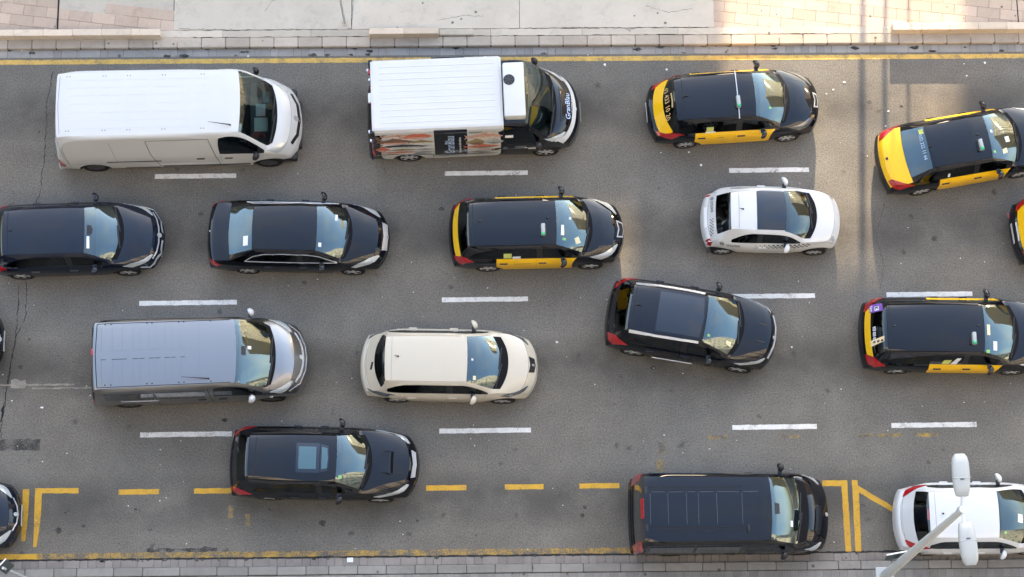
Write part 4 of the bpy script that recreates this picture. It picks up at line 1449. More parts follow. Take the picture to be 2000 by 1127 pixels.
c.patch('windshield_sticker', [(2.86, -.46), (2.93, -.46), (2.93, -.36), (2.86, -.36)], 'top', 'paper_white', .006)
c.patch('windshield_sticker', [(3.24, .42), (3.30, .42), (3.30, .26), (3.24, .26)], 'top', 'paper_white', .004)
c.patch('window_sticker', [(1.00, -.44), (1.12, -.44), (1.12, -.20), (1.00, -.20)], 'top', 'paper_white', .006)
for s in (1, -1):
    c.line('roof_trim', [(1.3, s * .60), (2.0, s * .63), (2.8, s * .60)], 'top', 'seam', .014, .003)
    c.line('hood_crease', [(3.75, s * .50), (4.2, s * .38), (4.40, s * .30)], 'top', 'paint_black', .03, .004)
emblem(c, .12, .02, .025)
for md in ('S', 'N'):
    c.line('window_trim', [(1.02, 1.03), (1.6, 1.015), (2.4, 1.0), (3.30, .985)], md, 'chrome', .022, .010)
    c.line('window_trim', [(1.02, 1.03), (1.25, 1.20), (1.5, 1.29), (2.0, 1.335), (2.5, 1.325), (2.85, 1.24), (3.30, .985)], md, 'chrome', .018, .010)

# --- small white city car with advert lettering
c = make_car(hatch(L=3.54, W=1.63, H=1.49, at=(5.301, .813), yaw=-1.25, RO=.55, WB=2.33, wheel=.29, xrg=.30, xrr=.62, xrf=2.03, xcw=2.72, cowl=.15, xhf=3.34, zhf=.86, znose=.62, zrg=.98, zbr=.98, zbf=.96,
                   zcw=1.02, paint='paint_white', wsmat='glass_clear', dash='interior_dark', rim=(6, 'wide', 'alloy'), wr=.51, wrf=.56, wrg=.56, wcw=.66, tb=.26, nb=.36, tr=.17, tf=.18, lr=1.0, f5=.12, quarter='win_q', xRD=1.02, xB=1.38, rgb_bow=.12,
                   zones={'T3': ('win_q', 'body'), 'RD': ('win_q', 'body'), 'B1': ('pillar', 'door_f'), 'B2': ('win_f', 'door_f')}, rows=(1.30,), handles=(1.50,), mats={'mirror': 'paint_white'}),
             'small white city car with checkered stripes and advert lettering', 'car')
c.patch('headlight', [(3.22, .50), (3.30, .46), (3.34, .54), (3.28, .62), (3.20, .62)], 'top', 'lamp_clear', .006)
c.patch('headlight', [(3.22, -.50), (3.30, -.46), (3.34, -.54), (3.28, -.62), (3.20, -.62)], 'top', 'lamp_clear', .006)
for s in (1, -1):
    c.patch('taillight', [(.10, s * .56), (.20, s * .54), (.27, s * .64), (.20, s * .71), (.13, s * .70)], 'top', 'lamp_red', .008)
wipers(c, -1)
antenna(c, .96, .02, .10)
c.patch('panoramic_roof', [(1.30, -.50), (2.0, -.50), (2.03, -.2), (2.04, 0), (2.03, .2), (2.0, .50), (1.30, .50)], 'top', 'roof_cell', .006)
c.line('roof_seam', [(.86, .50), (.86, -.50)], 'top', 'seam_light', .014, .002)
c.text('lettering', "O'CLOCK", (.60, .84), (1, 0), (.12, 1), .34, .08, 'S', 'print_black', .006, .02)
c.text('lettering', '@', (.42, .84), (1, 0), (.12, 1), .12, .12, 'S', 'print_black', .006, .01)
c.text('lettering', "O'CLOCK", (.225, .38), (0, -1), (1, 0), .30, .06, 'top', 'print_black', .006, .02)
c.text('lettering', '@', (.225, .50), (0, -1), (1, 0), .09, .075, 'top', 'print_black', .006, .01)
for i in range(26):
    for j in range(3):
        if (i + j) % 2: continue
        s_ = .052 * min(1, .45 + i / 16)
        xx, zz = 1.32 + i * .053, .90 - j * .045
        c.patch('checker_square', [(xx, zz), (xx + s_, zz), (xx + s_, zz + s_ * .8), (xx, zz + s_ * .8)], 'S', 'print_black', .005, skirt=False)
for i in range(12):
    for j in range(3):
        if (i + j) % 2: continue
        yy, xx = -.08 - i * .036, .205 + j * .028
        c.patch('checker_square', [(xx, yy), (xx + .024, yy), (xx + .024, yy - .026), (xx, yy - .026)], 'top', 'print_black', .005, skirt=False)
c.patch('number_plate', [(.075, -.26), (.135, -.26), (.135, .26), (.075, .26)], 'top', 'paper_white', .012)

# --- champagne hatchback
c = make_car(hatch(L=4.40, W=1.77, H=1.46, at=(-2.883, -2.895), yaw=-1.44, RO=.93, WB=2.60, xrg=.34, xrr=.61, xrf=2.66, xcw=3.48, cowl=.19, xhf=4.18, paint='paint_beige', rim=(5, 'twin', 'alloy'),
                   tb=.30, rgb_bow=.44, wrg=.72, tr=.14, lr=1.0, cw_bow=.46, seat='interior_grey', rearmat='glass_rear', handle='paint_beige', xRD=1.08),
             'champagne hatchback with a wide black windscreen surround', 'car')
lights(c, (.58, .90, .04, .02, .20), (.70, .93, .01, .02, .24), 'lamp_smoke', 'lamp_smoke')
wipers(c)
antenna(c, .98, .04, .09)
c.line('roof_seam', [(.82, .53), (.82, -.53)], 'top', 'seam_light', .012, .002)
c.patch('grille', [(4.16, -.20), (4.30, -.17), (4.33, 0), (4.30, .17), (4.16, .20), (4.20, 0)], 'top', 'plastic_black', .010)
emblem(c, 4.27, 0, .04)
c.line('tail_seam', [(.30, .80), (.17, .45), (.13, 0), (.17, -.45), (.30, -.80)], 'top', 'seam_light', .014, .003)
c.line('wiper', [(.34, -.02), (.30, -.20)], 'top', 'plastic_black', .04, .015)
c.patch('windshield_sticker', [(2.80, -.50), (2.87, -.50), (2.87, -.40), (2.80, -.40)], 'top', 'paper_cream', .006)
c.patch('windshield_sticker', [(2.76, .02), (2.80, .02), (2.80, -.03), (2.76, -.03)], 'top', 'paper_white', .006)

# --- black crossover changing lanes
c = make_car(hatch(L=4.30, W=1.82, H=1.63, at=(2.975, -1.771), yaw=-10.21, RO=.82, WB=2.63, xrg=.16, xrr=.50, xrf=2.41, xcw=3.29, xhf=4.12, zbr=1.10, zbf=1.06, zrg=1.12, zcw=1.10, zhf=.94, znose=.68, ztail=.78, wheel=.34,
                   wr=.60, wrf=.61, wcw=.75, wrg=.68, tb=.16, rim=(5, 'twin', 'alloy'), quarter='win_q', xRD=.98),
             'black crossover with silver roof rails, slewed across the lane line', 'car')
lights(c, (.64, .92, .02, .03, .16), (.62, .93, .01, .03, .34))
wipers(c, -1)
antenna(c, .78, .06, .13)
for s in (1, -1):
    c.line('roof_rail', [(.60, s * .585), (1.2, s * .615), (1.9, s * .615), (2.3, s * .60)], 'top', 'chrome', .045, .035, thick=.03)
    c.patch('bonnet_vent', [(3.72, s * .20), (3.95, s * .20), (3.98, s * .235), (3.78, s * .245)], 'top', 'plastic_black', .008)
c.patch('panoramic_roof', [(1.22, -.50), (2.30, -.50), (2.36, 0), (2.30, .50), (1.22, .50)], 'top', 'roof_cell', .005)
c.line('roof_seam', [(.64, .53), (.64, -.53)], 'top', 'seam', .012, .002)
c.line('chrome_strip', [(4.10, -.55), (4.20, -.25), (4.22, 0), (4.20, .25), (4.10, .55)], 'top', 'chrome', .04, .010)
emblem(c, 4.19, -.02, .05)
c.patch('windshield_sticker', [(2.50, -.42), (2.56, -.42), (2.56, -.36), (2.50, -.36)], 'top', 'sticker_green', .006)
c.patch('windshield_sticker', [(2.98, -.46), (3.12, -.52), (3.12, -.40), (3.0, -.38)], 'top', 'paper_cream', .004)
c.line('sill_trim', [(1.3, .30), (2.3, .30)], 'S', 'chrome', .03, .012)

# --- black estate with bonnet scoop and sunroof
c = make_car(hatch(L=4.64, W=1.77, H=1.52, at=(-5.988, -5.290), yaw=-1.85, RO=1.01, WB=2.69, xrg=.20, xrr=.50, xrf=2.68, xcw=3.40, xhf=4.44, zhf=.86, znose=.64, quarter='win_q', rim=(5, 'spoke', 'alloy'), wheel=.33,
                   wr=.565, wrf=.59, wrg=.66, tb=.14, xRD=1.46, zrg=1.06),
             'black estate with a bonnet scoop and an open-blind sunroof', 'car')
lights(c, (.56, .92, .03, .05, .16, .04), (.70, .93, .01, .05, .34))
wipers(c)
c.patch('sunroof', [(1.72, -.36), (2.28, -.36), (2.28, .36), (1.72, .36)], 'top', 'roof_cell', .005)
c.patch('sunroof_blind', [(1.78, -.27), (2.20, -.27), (2.20, .27), (1.78, .27)], 'top', 'sunroof_glass', .008)
c.patch('sunroof', [(2.30, -.34), (2.48, -.30), (2.51, 0), (2.48, .30), (2.30, .34)], 'top', 'roof_cell', .005)
c.patch('sunroof_blind', [(2.33, -.27), (2.46, -.24), (2.48, 0), (2.46, .24), (2.33, .27)], 'top', 'sunroof_glass', .008)
q, n = c.proj(3.98, 0, 'top', 0)
sm = bmesh.new()
vv = []
for y in (-.30, -.26, .26, .30):
    hgt = .055 if abs(y) < .28 else 0
    vv.append([sm.verts.new((4.10 - c.L / 2, y, c.proj(4.10, y, 'top', -.01)[0].z)), sm.verts.new((3.92 - c.L / 2, y * .98, c.proj(3.92, y, 'top', -.01)[0].z + hgt)), sm.verts.new((3.60 - c.L / 2, y * .9, c.proj(3.60, y, 'top', -.012)[0].z))])
for i in range(3):
    sm.faces.new((vv[i][0], vv[i][1], vv[i + 1][1], vv[i + 1][0])); sm.faces.new((vv[i][1], vv[i][2], vv[i + 1][2], vv[i + 1][1]))
bmesh.ops.recalc_face_normals(sm, faces=sm.faces[:])
me = bpy.data.meshes.new('scoop'); sm.to_mesh(me); sm.free()
link('bonnet_scoop', me, 'paint_black', c.root)
c.patch('scoop_mouth', [(3.955, -.25), (4.02, -.25), (4.02, .25), (3.955, .25)], 'top', 'liner_black', .03)
for s in (1, -1):
    c.line('roof_rail', [(.60, s * .555), (1.4, s * .59), (2.3, s * .585)], 'top', 'plastic_black', .04, .035, thick=.03)
c.line('roof_seam', [(.74, .50), (.74, -.50)], 'top', 'seam', .012, .002)
c.patch('grille', [(4.44, -.34), (4.54, -.30), (4.57, 0), (4.54, .30), (4.44, .34), (4.49, 0)], 'top', 'chrome', .012)
emblem(c, 4.53, 0, .05, 'plastic_grey')
c.patch('windshield_sticker', [(2.74, -.48), (2.82, -.46), (2.80, -.38), (2.74, -.40)], 'top', 'sticker_green', .006)

# --- silver hatchback under the street lamp
c = make_car(hatch(L=4.05, W=1.74, H=1.48, at=(9.99, -6.86), yaw=-.4, RO=.82, WB=2.54, xrg=.36, xrr=.66, xrf=2.36, xcw=3.15, xhf=3.88, paint='paint_silver', wsmat='glass_clear', seat='interior_grey', tb=.26, tr=.15, lr=.9, rgb_bow=.24, wrg=.68, xRD=.98, handle='paint_silver'),
             'silver hatchback parked under the street lamp', 'car')
lights(c, HL, (.60, .88, .06, .04, .30))
wipers(c)
antenna(c, 1.02, .02, .06)
c.patch('brake_light', [(.66, -.12), (.69, -.12), (.69, .14), (.66, .14)], 'top', 'lamp_red', .010)
c.line('roof_seam', [(.84, .53), (.84, -.53)], 'top', 'seam_light', .012, .002)
c.patch('windshield_sticker', [(2.86, -.16), (3.0, -.18), (3.0, .02), (2.88, .04)], 'top', 'paper_white', .004)
c.patch('windshield_sticker', [(2.48, -.46), (2.54, -.46), (2.54, -.40), (2.48, -.40)], 'top', 'sticker_green', .004)
c.line('tail_seam', [(.26, .60), (.16, .3), (.14, 0), (.16, -.3), (.26, -.60)], 'top', 'seam_light', .016, .003)
plate(c, 'rear', .55)

# --- two noses poking in from the left edge
c = make_car(hatch(L=4.3, W=1.78, H=1.47, at=(-15.44, -6.52), yaw=.6, RO=.82, WB=2.6, xrg=.2, xrr=.5, xrf=2.5, xcw=3.3, xhf=4.10, paint='paint_navy'),
             'dark car nose by the near kerb at the left edge', 'car')
lights(c, HL, TL); wipers(c)
emblem(c, 4.20, 0, .05)
c.line('chrome_strip', [(4.13, -.40), (4.22, -.2), (4.245, 0), (4.22, .2), (4.13, .40)], 'top', 'chrome', .02, .010)
plate(c, 'front', .45)
c = make_car(hatch(L=4.4, W=1.80, H=1.48, at=(-16.14, -2.16), yaw=0, RO=.85, WB=2.65, xrg=.2, xrr=.5, xrf=2.5, xcw=3.4, xhf=4.20),
             'sliver of a dark car nose at the left edge beside the grey van', 'car')
lights(c, HL, TL)
c.line('chrome_strip', [(4.20, -.42), (4.30, -.2), (4.33, 0), (4.30, .2), (4.20, .42)], 'top', 'chrome', .03, .010)
emblem(c, 4.31, 0, .07)
plate(c, 'front', .45)

# --- long white panel van
c = make_car(van(L=6.22, W=2.06, H=2.45, at=(-10.504, 3.187), yaw=.99, RO=.98, WB=4.376, xrg=.10, zrg=1.15, xrr=.30, zrr=2.39, xrf=4.88, zrf=2.33, xcw=5.60, zcw=1.30, zbf=1.22, zbr=1.2, xhf=6.02, zhf=1.06, znose=.72,
                 wr=.86, wrf=.83, wrg=.96, wcw=.90, xB=4.18, ncargo=4, mats={'mirror': 'plastic_black', 'front_bumper': 'paint_white'}, handle='plastic_black', wsmat='glass_clear', seat='interior_grey', handles=(3.72, 4.42), hz=1.02, mx=5.12, rim=(7, 'cap', 'plastic_grey')),
             'long white panel van with plain ribbed roof', 'van')
lights(c, (.66, .92, .06, .10, .26), None)
wipers(c)
for y in (-.62, -.42, -.22, 0, .22, .42, .62):
    for a, b_ in ((.62, 1.35), (1.45, 2.0), (2.1, 2.6), (2.75, 3.6), (3.75, 4.1)):
        c.line('roof_rib', [(a, y), (b_, y)], 'top', 'paint_white', .035, .004)
for a, b_ in ((2.0, 2.62), (3.5, 4.05)):
    c.line('roof_rib', [(a, -.44), (a, .44)], 'top', 'paint_white', .03, .005)
    c.line('roof_rib', [(b_, -.44), (b_, .44)], 'top', 'paint_white', .03, .005)
for y in (-.70, .70):
    for x in (.62, 1.5, 2.1, 2.95, 3.9):
        for d in (0, .07):
            c.patch('roof_plug', [(x + d, y), (x + d + .022, y), (x + d + .022, y + .022), (x + d, y + .022)], 'top', 'seam', .006, skirt=False)
c.line('roof_seam', [(.46, .74), (.42, 0), (.46, -.74)], 'top', 'seam_light', .016, .002)
antenna(c, 4.62, -.62, .5)
for s, md in ((-1, 'S'), (1, 'N')):
    c.line('door_rail', [(1.36, .92), (2.72, .92)], md, 'plastic_black', .035, .012)
    c.line('panel_seam', [(2.66, .42), (2.60, .9), (2.52, 1.4), (2.50, 2.14), (4.04, 2.14), (4.08, 1.5), (4.14, .9), (4.16, .42)], md, 'seam', .014, .003)
    c.line('panel_seam', [(.42, .55), (.36, 1.2), (.36, 2.12)], md, 'seam_light', .012, .003)
    c.line('panel_seam', [(1.62, .95), (1.60, 2.12)], md, 'seam_light', .012, .003)
    c.line('panel_seam', [(.3, .82), (1.3, .82), (2.6, .80), (4.1, .78)], md, 'seam_light', .012, .003)
    c.line('side_moulding', [(2.7, .45), (4.1, .45), (4.9, .48)], md, 'plastic_black', .09, .012)
    c.line('side_moulding', [(1.75, .36), (2.62, .36)], md, 'plastic_black', .07, .012)
    c.patch('taillight', [(.03, .78), (.09, .66), (.22, .62), (.30, .66), (.22, 1.12), (.12, 1.14)], md, 'lamp_red', .010)
    c.patch('side_marker', [(2.02, .34), (2.14, .34), (2.14, .38), (2.02, .38)], md, 'lamp_amber', .016)
c.line('front_trim', [(5.98, .66), (6.12, .4), (6.17, 0), (6.12, -.4), (5.98, -.66)], 'top', 'plastic_black', .05, .008)
emblem(c, 6.10, 0, .07)
c.line('lower_bumper', [(.0, .42), (-.3, .42)], 'front', 'plastic_black', .2, .02) if False else None
c.box('bumper_guard', 6.02, 6.20, -.62, .62, .22, .50, 'plastic_black', .05)
for s in (1, -1):
    c.box('bumper_guard', 5.62, 6.08, s * .80 - .14, s * .80 + .14, .22, .50, 'plastic_black', .06)
for x0_, x1_, y0_, y1_ in ((5.08, 5.42, -.42, -.06), (5.12, 5.36, -.02, .30), (5.30, 5.46, .34, .62)):
    c.box('dash_paper', x0_, x1_, y0_, y1_, 1.205, 1.225, 'paper_white', .003)
c.box('dash_lamp', 5.26, 5.34, -.60, -.52, 1.24, 1.30, 'sticker_red', .02)

# --- refrigerated fish delivery van
fm = {'body': 'paint_black_wrap', 'roof': 'paint_black_wrap', 'hood': 'paint_black_wrap', 'door': 'paint_black_wrap', 'panel': 'paint_white', 'tailgate': 'plastic_black', 'mirror': 'plastic_black',
      'front_bumper': 'plastic_grey', 'rear_bumper': 'plastic_grey'}
c = make_car(van(L=5.43, W=2.05, H=2.36, at=(-2.568, 3.366), yaw=1.78, RO=1.03, WB=3.47, xrg=.08, zrg=1.12, xrr=.24, zrr=2.30, xrf=4.02, zrf=2.22, xcw=4.72, zcw=1.26, zbf=1.16, zbr=1.18, xhf=5.20, zhf=.98, znose=.70,
                 wr=.90, wrf=.84, wrg=.98, wcw=.94, xB=3.44, ncargo=3, paint='paint_black_wrap', mats=fm, handles=(3.30, 3.62), hz=.98, mx=4.28, handle='plastic_black', rim=(6, 'wide', 'alloy'), tf=.16, nb=.46),
             'refrigerated delivery van with fish pictures on its sides', 'van')
# insulated box top over the load space
bm = bmesh.new()
prof = [(-.955, 2.16), (-.945, 2.30), (-.90, 2.395), (-.84, 2.415), (0, 2.425), (.84, 2.415), (.90, 2.395), (.945, 2.30), (.955, 2.16)]
vv = []
for x in (.20, .26, 3.36, 3.42):
    k = .97 if x in (.20, 3.42) else 1.0
    vv.append([bm.verts.new((x - c.L / 2, y * k, z - (.02 if k < 1 else 0))) for y, z in prof])
for i in range(3):
    for j in range(len(prof) - 1):
        bm.faces.new((vv[i][j], vv[i + 1][j], vv[i + 1][j + 1], vv[i][j + 1]))
bm.faces.new(vv[0]); bm.faces.new(vv[3][::-1])
bmesh.ops.recalc_face_normals(bm, faces=bm.faces[:])
me = bpy.data.meshes.new('boxtop'); bm.to_mesh(me); bm.free()
box_top = link('box_roof', me, 'paint_white', c.root)
for i in range(10):
    y = -.72 + i * .16
    link('roof_rib', box_mesh(.42 - c.L / 2, 3.25 - c.L / 2, y - .018, y + .018, 2.40, 2.429 if abs(y) < .5 else 2.4245, .006), 'paint_white', box_top)
# refrigeration unit
fu = c.box('refrigeration_unit', 3.45, 3.98, -.72, .68, 2.16, 2.56, 'paint_white', .06)
fan = [(3.60 + .14 * math.cos(t / 20 * 6.283) - c.L / 2, .22 + .14 * math.sin(t / 20 * 6.283), 2.566) for t in range(20)]
fo = link('fan_ring', mesh_from(fan, [tuple(range(20))]), 'plastic_black', fu)
for k in range(7):
    a = k / 7 * 6.283
    cx0, cy0 = 3.60 - c.L / 2, .22
    q = [(cx0 + r * math.cos(a + d), cy0 + r * math.sin(a + d), z) for r, d, z in ((.04, -.2, 2.570), (.125, -.28, 2.570), (.125, .22, 2.576), (.04, .3, 2.576))]
    link('fan_blade', mesh_from(q, [(0, 1, 2, 3)]), 'plastic_grey', fo)
link('fan_hub', tube_mesh([(3.60 - c.L / 2, .22, 2.56), (3.60 - c.L / 2, .22, 2.585)], [.045, .04], 12), 'plastic_grey', fo)
lights(c, (.66, .92, .12, .04, .22), None)
wipers(c)
# pale band round the nose
bp = [(edge_x(c, 'front', y * c.W2, .80) - .085, y * c.W2) for y in [-.90 + .06 * i for i in range(31)]]
c.line('front_band', bp, 'top', 'paint_white', .085, .014)
for i in range(7):
    c.line('bonnet_rib', [(4.88 + i * .042, -.46 + i * .025), (4.88 + i * .042 + .03, 0), (4.88 + i * .042, .46 - i * .025)], 'top', 'seam', .012, .005)
c.text('lettering', 'GranBlau', (5.14, -.36), (0, 1), (-1, 0), .68, .125, 'top', 'print_blue', .012, .01)
c.text('lettering', 'Et portem el millor del mar', (5.205, -.30), (0, 1), (-1, 0), .56, .035, 'top', 'print_white', .012, .01)
emblem(c, 5.27, -.02, .07)
plate(c, 'front', .5)
# door lettering, side picture
c.text('lettering', 'GranBlau', (3.95, .92), (1, 0), (0, 1), .36, .06, 'S', 'print_white', .008, .01)
c.line('small_print', [(4.05, .85), (4.29, .85)], 'S', 'print_white', .02, .006)
c.patch('door_label', [(3.46, 1.62), (3.66, 1.62), (3.66, 1.74), (3.46, 1.74)], 'S', 'paper_white', .010)
for md in ('S', 'N'):
    c.patch('side_banner', [(1.70, .66), (2.52, .66), (2.52, 2.10), (1.70, 2.10)], md, 'paint_black_wrap', .008)
    s = -1 if md == 'S' else 1
    c.box('roof_banner', 1.70, 2.52, min(s * .93, s * .962), max(s * .93, s * .962), 2.10, 2.33, 'paint_black_wrap', .01)
    c.patch('door_handle', [(3.12, .86), (3.30, .86), (3.30, .94), (3.12, .94)], md, 'plastic_black', .012)
    c.patch('taillight', [(.02, .80), (.18, .70), (.22, .74), (.20, 1.05), (.06, 1.08)], md, 'lamp_red', .012)
    c.line('panel_seam', [(1.66, .42), (1.66, .66)], md, 'seam', .02, .006)
    c.line('panel_seam', [(3.40, .45), (3.42, 2.1)], md, 'seam', .02, .006)
c.text('lettering', 'GranBlau', (2.20, .78), (0, 1), (-1, 0), 1.12, .24, 'S', 'print_blue', .016, .01)
c.text('lettering', 'Et portem el millor del mar', (2.38, .84), (0, 1), (-1, 0), .96, .075, 'S', 'print_white', .016, .02)
def fish(cx_, cz, l, h, mat, flip=1, md='S', belly=None, up=0):
    """one printed fish: body, tail fin, dorsal fin"""
    pts = []
    n = 9
    for i in range(n + 1):
        t = i / n
        r = math.sin(math.pi * min(1, t * .92 + .06)) ** .8
        pts.append((t, r * .5))
    top = [(cx_ + flip * l * (t - .5), cz + h * r + up * l * (t - .5)) for t, r in pts]
    bot = [(cx_ + flip * l * (t - .5), cz - h * r * .9 + up * l * (t - .5)) for t, r in pts][::-1]
    tail = [(cx_ - flip * l * .5, cz + h * .06), (cx_ - flip * l * .64, cz + h * .45), (cx_ - flip * l * .59, cz), (cx_ - flip * l * .64, cz - h * .42), (cx_ - flip * l * .5, cz - h * .06)]
    root_ = c.patch('fish_picture', top + bot, md, mat, .008, .12, skirt=False)
    if root_ is None: return
    c.patch('fish_fin', tail, md, mat, .0085, .2, root_, False)
    if h > .09:
        c.patch('fish_fin', [(cx_ - flip * l * .2, cz + h * .40), (cx_ - flip * l * .08, cz + h * .74), (cx_ + flip * l * .22, cz + h * .42)], md, mat, .0085, .2, root_, False)
    if belly:
        bb = [(cx_ + flip * l * (t - .5) * .86, cz - h * .05) for t, r in pts[1:-1]] + [(cx_ + flip * l * (t - .5) * .86, cz - h * r * .8) for t, r in pts[1:-1]][::-1]
        c.patch('fish_belly', bb, md, belly, .011, .15, root_, False)
for md in ('S', 'N'):
    for a in ((.78, 2.02, .66, .17, 'fish_pink', 1, 'fish_belly'), (1.28, 1.95, .74, .36, 'fish_red', 1, 'fish_pink'), (.74, 1.66, .90, .34, 'fish_brown', 1, 'fish_pink'),
              (1.40, 1.60, .56, .20, 'fish_olive', 1, 'fish_belly'), (.98, 1.36, 1.10, .20, 'fish_dark', 1, 'fish_silver'), (.38, 1.18, .30, .34, 'fish_red', -1, 'fish_pink'),
              (.92, 1.14, .62, .10, 'fish_olive', 1, None), (1.46, 1.14, .44, .13, 'fish_silver', 1, 'fish_grey'), (.86, .96, .80, .12, 'fish_red', 1, 'fish_pink'),
              (1.42, .93, .46, .09, 'fish_grey', -1, None), (.62, .78, .62, .12, 'fish_olive', 1, 'fish_belly'), (1.30, .73, .76, .17, 'fish_grey', 1, 'fish_silver'),
              (.32, 1.84, .24, .14, 'fish_brown', 1, None), (.33, 1.5, .2, .08, 'fish_dark', 1, None),
              (2.74, 2.02, .40, .13, 'fish_grey', 1, 'fish_silver'), (3.16, 2.02, .46, .17, 'fish_silver', 1, 'fish_belly'), (2.98, 1.76, .84, .33, 'fish_pink', 1, 'fish_belly'),
              (2.76, 1.44, .46, .34, 'fish_olive', 1, 'fish_brown'), (3.20, 1.44, .44, .30, 'fish_silver', 1, 'fish_grey'), (2.92, 1.18, .80, .20, 'fish_red', 1, 'fish_brown'),
              (2.96, .97, .84, .12, 'fish_silver', 1, 'fish_pink'), (2.84, .80, .60, .11, 'fish_grey', 1, None), (2.90, .63, .76, .13, 'fish_dark', 1, 'fish_silver'),
              (2.1, .57, .74, .11, 'fish_grey', 1, 'fish_silver')):
        fish(a[0], a[1], a[2], a[3], a[4], a[5], md, a[6], random.uniform(-.03, .03))
# rear frame and hinges
for s in (1, -1):
    c.box('rear_post', .14, .26, s * .90 - .06, s * .90 + .06, 1.9, 2.34, 'plastic_black', .03)
    for z in (2.0, 1.3):
        c.box('hinge', .09, .15, s * .80 - .04, s * .80 + .04, z - .04, z + .04, 'chrome', .02)
c.box('rear_lamp', .12, .20, -.12, .12, 2.18, 2.26, 'paper_white', .01)
c.box('rear_marker', .13, .19, .62, .74, 2.16, 2.24, 'lamp_red', .01)

# --- metallic grey van with pressed roof panels
c = make_car(van(L=5.36, W=1.956, H=1.97, at=(-9.476, -2.941), yaw=1.69, RO=.92, WB=3.52, xrg=.10, zrg=1.10, xrr=.26, zrr=1.92, xrf=3.76, zrf=1.87, xcw=4.55, zcw=1.22, zbf=1.12, zbr=1.14, xhf=5.08, zhf=.98, znose=.68,
                 wr=.86, wrf=.82, wrg=.92, wcw=.86, xB=3.06, ncargo=3, paint='paint_grey', mats={'pillar': 'plastic_black', 'mirror': 'paint_silver'}, handles=(2.80, 3.30), hz=.96, mx=4.02, handle='plastic_black', wheel=.33),
             'metallic grey van with pressed rib panels on its roof', 'van')
lights(c, (.62, .92, .06, .05, .26), None)
wipers(c)
antenna(c, 3.08, -.66, .6)
for i, (x, d) in enumerate(((.52, .12), (.78, .24), (1.02, .12), (1.28, .14), (1.44, .12), (1.66, .14), (1.82, .12), (2.04, .14), (2.20, .1), (2.42, .1))):
    c.line('roof_rib', [(x, .12), (x, .68)], 'top', 'paint_grey', .024, .010)
    c.line('roof_rib', [(x, -.12), (x, -.70)], 'top', 'paint_grey', .024, .010)
    c.line('roof_rib', [(x, -.11), (x + d, -.11)], 'top', 'seam', .012, .004)
    c.line('roof_rib', [(x, .11), (x + d, .11)], 'top', 'paint_grey', .016, .008)
c.line('roof_seam', [(.42, .78), (.38, 0), (.42, -.78)], 'top', 'seam', .02, .003)
c.line('roof_rib', [(2.86, .74), (2.86, -.74)], 'top', 'paint_grey', .02, .010)
for y in (-.78, .78):
    c.line('roof_gutter', [(.42, y), (3.6, y * .985)], 'top', 'seam', .016, .003)
    for x in (.60, .74, 1.60, 1.72, 2.36, 2.48, 3.12):
        c.patch('roof_plug', [(x, y * .95), (x + .03, y * .95), (x + .03, y * .95 + .03), (x, y * .95 + .03)], 'top', 'seam', .006, skirt=False)
for md in ('S', 'N'):
    c.patch('side_glazing', [(.50, 1.20), (1.68, 1.18), (1.68, 1.66), (.52, 1.66)], md, 'roof_cell', .014)
    c.patch('side_glazing', [(1.76, 1.18), (2.90, 1.16), (2.94, 1.64), (1.76, 1.66)], md, 'roof_cell', .014)
    c.line('door_rail', [(.85, 1.02), (1.76, 1.02)], md, 'chrome', .02, .008)
    c.line('panel_seam', [(1.72, .4), (1.72, 1.72)], md, 'seam', .014, .004)
    c.line('panel_seam', [(3.02, .4), (3.02, 1.72)], md, 'seam', .016, .004)
    c.patch('taillight', [(.02, .88), (.12, .84), (.20, .92), (.20, 1.2), (.08, 1.22)], md, 'lamp_red', .012)
    c.patch('rear_corner', [(.02, 1.3), (.22, 1.3), (.28, 1.75), (.16, 1.85)], md, 'plastic_black', .010)
c.box('brake_light', .27, .34, .02, .18, 1.87, 1.925, 'lamp_red', .01)
for s in (1, -1):
    c.line('chrome_strip', [(5.06, s * .62), (5.18, s * .42), (5.24, s * .2), (5.255, 0)], 'top', 'chrome', .03, .010)
    c.line('lower_trim', [(4.9, s * .84), (5.16, s * .64), (5.30, s * .3), (5.33, 0)], 'top', 'chrome', .012, .008)
emblem(c, 5.22, 0, .06)
c.patch('windshield_sticker', [(4.0, .14), (4.08, .14), (4.08, .06), (4.0, .06)], 'top', 'paper_white', .006)
c.patch('rearview_mirror', [(3.86, -.10), (3.96, -.10), (3.96, .12), (3.86, .12)], 'top', 'plastic_black', .004)
c.patch('side_marker', [(4.42, .78), (4.50, .78), (4.50, .81), (4.42, .81)], 'S', 'paper_white', .012)

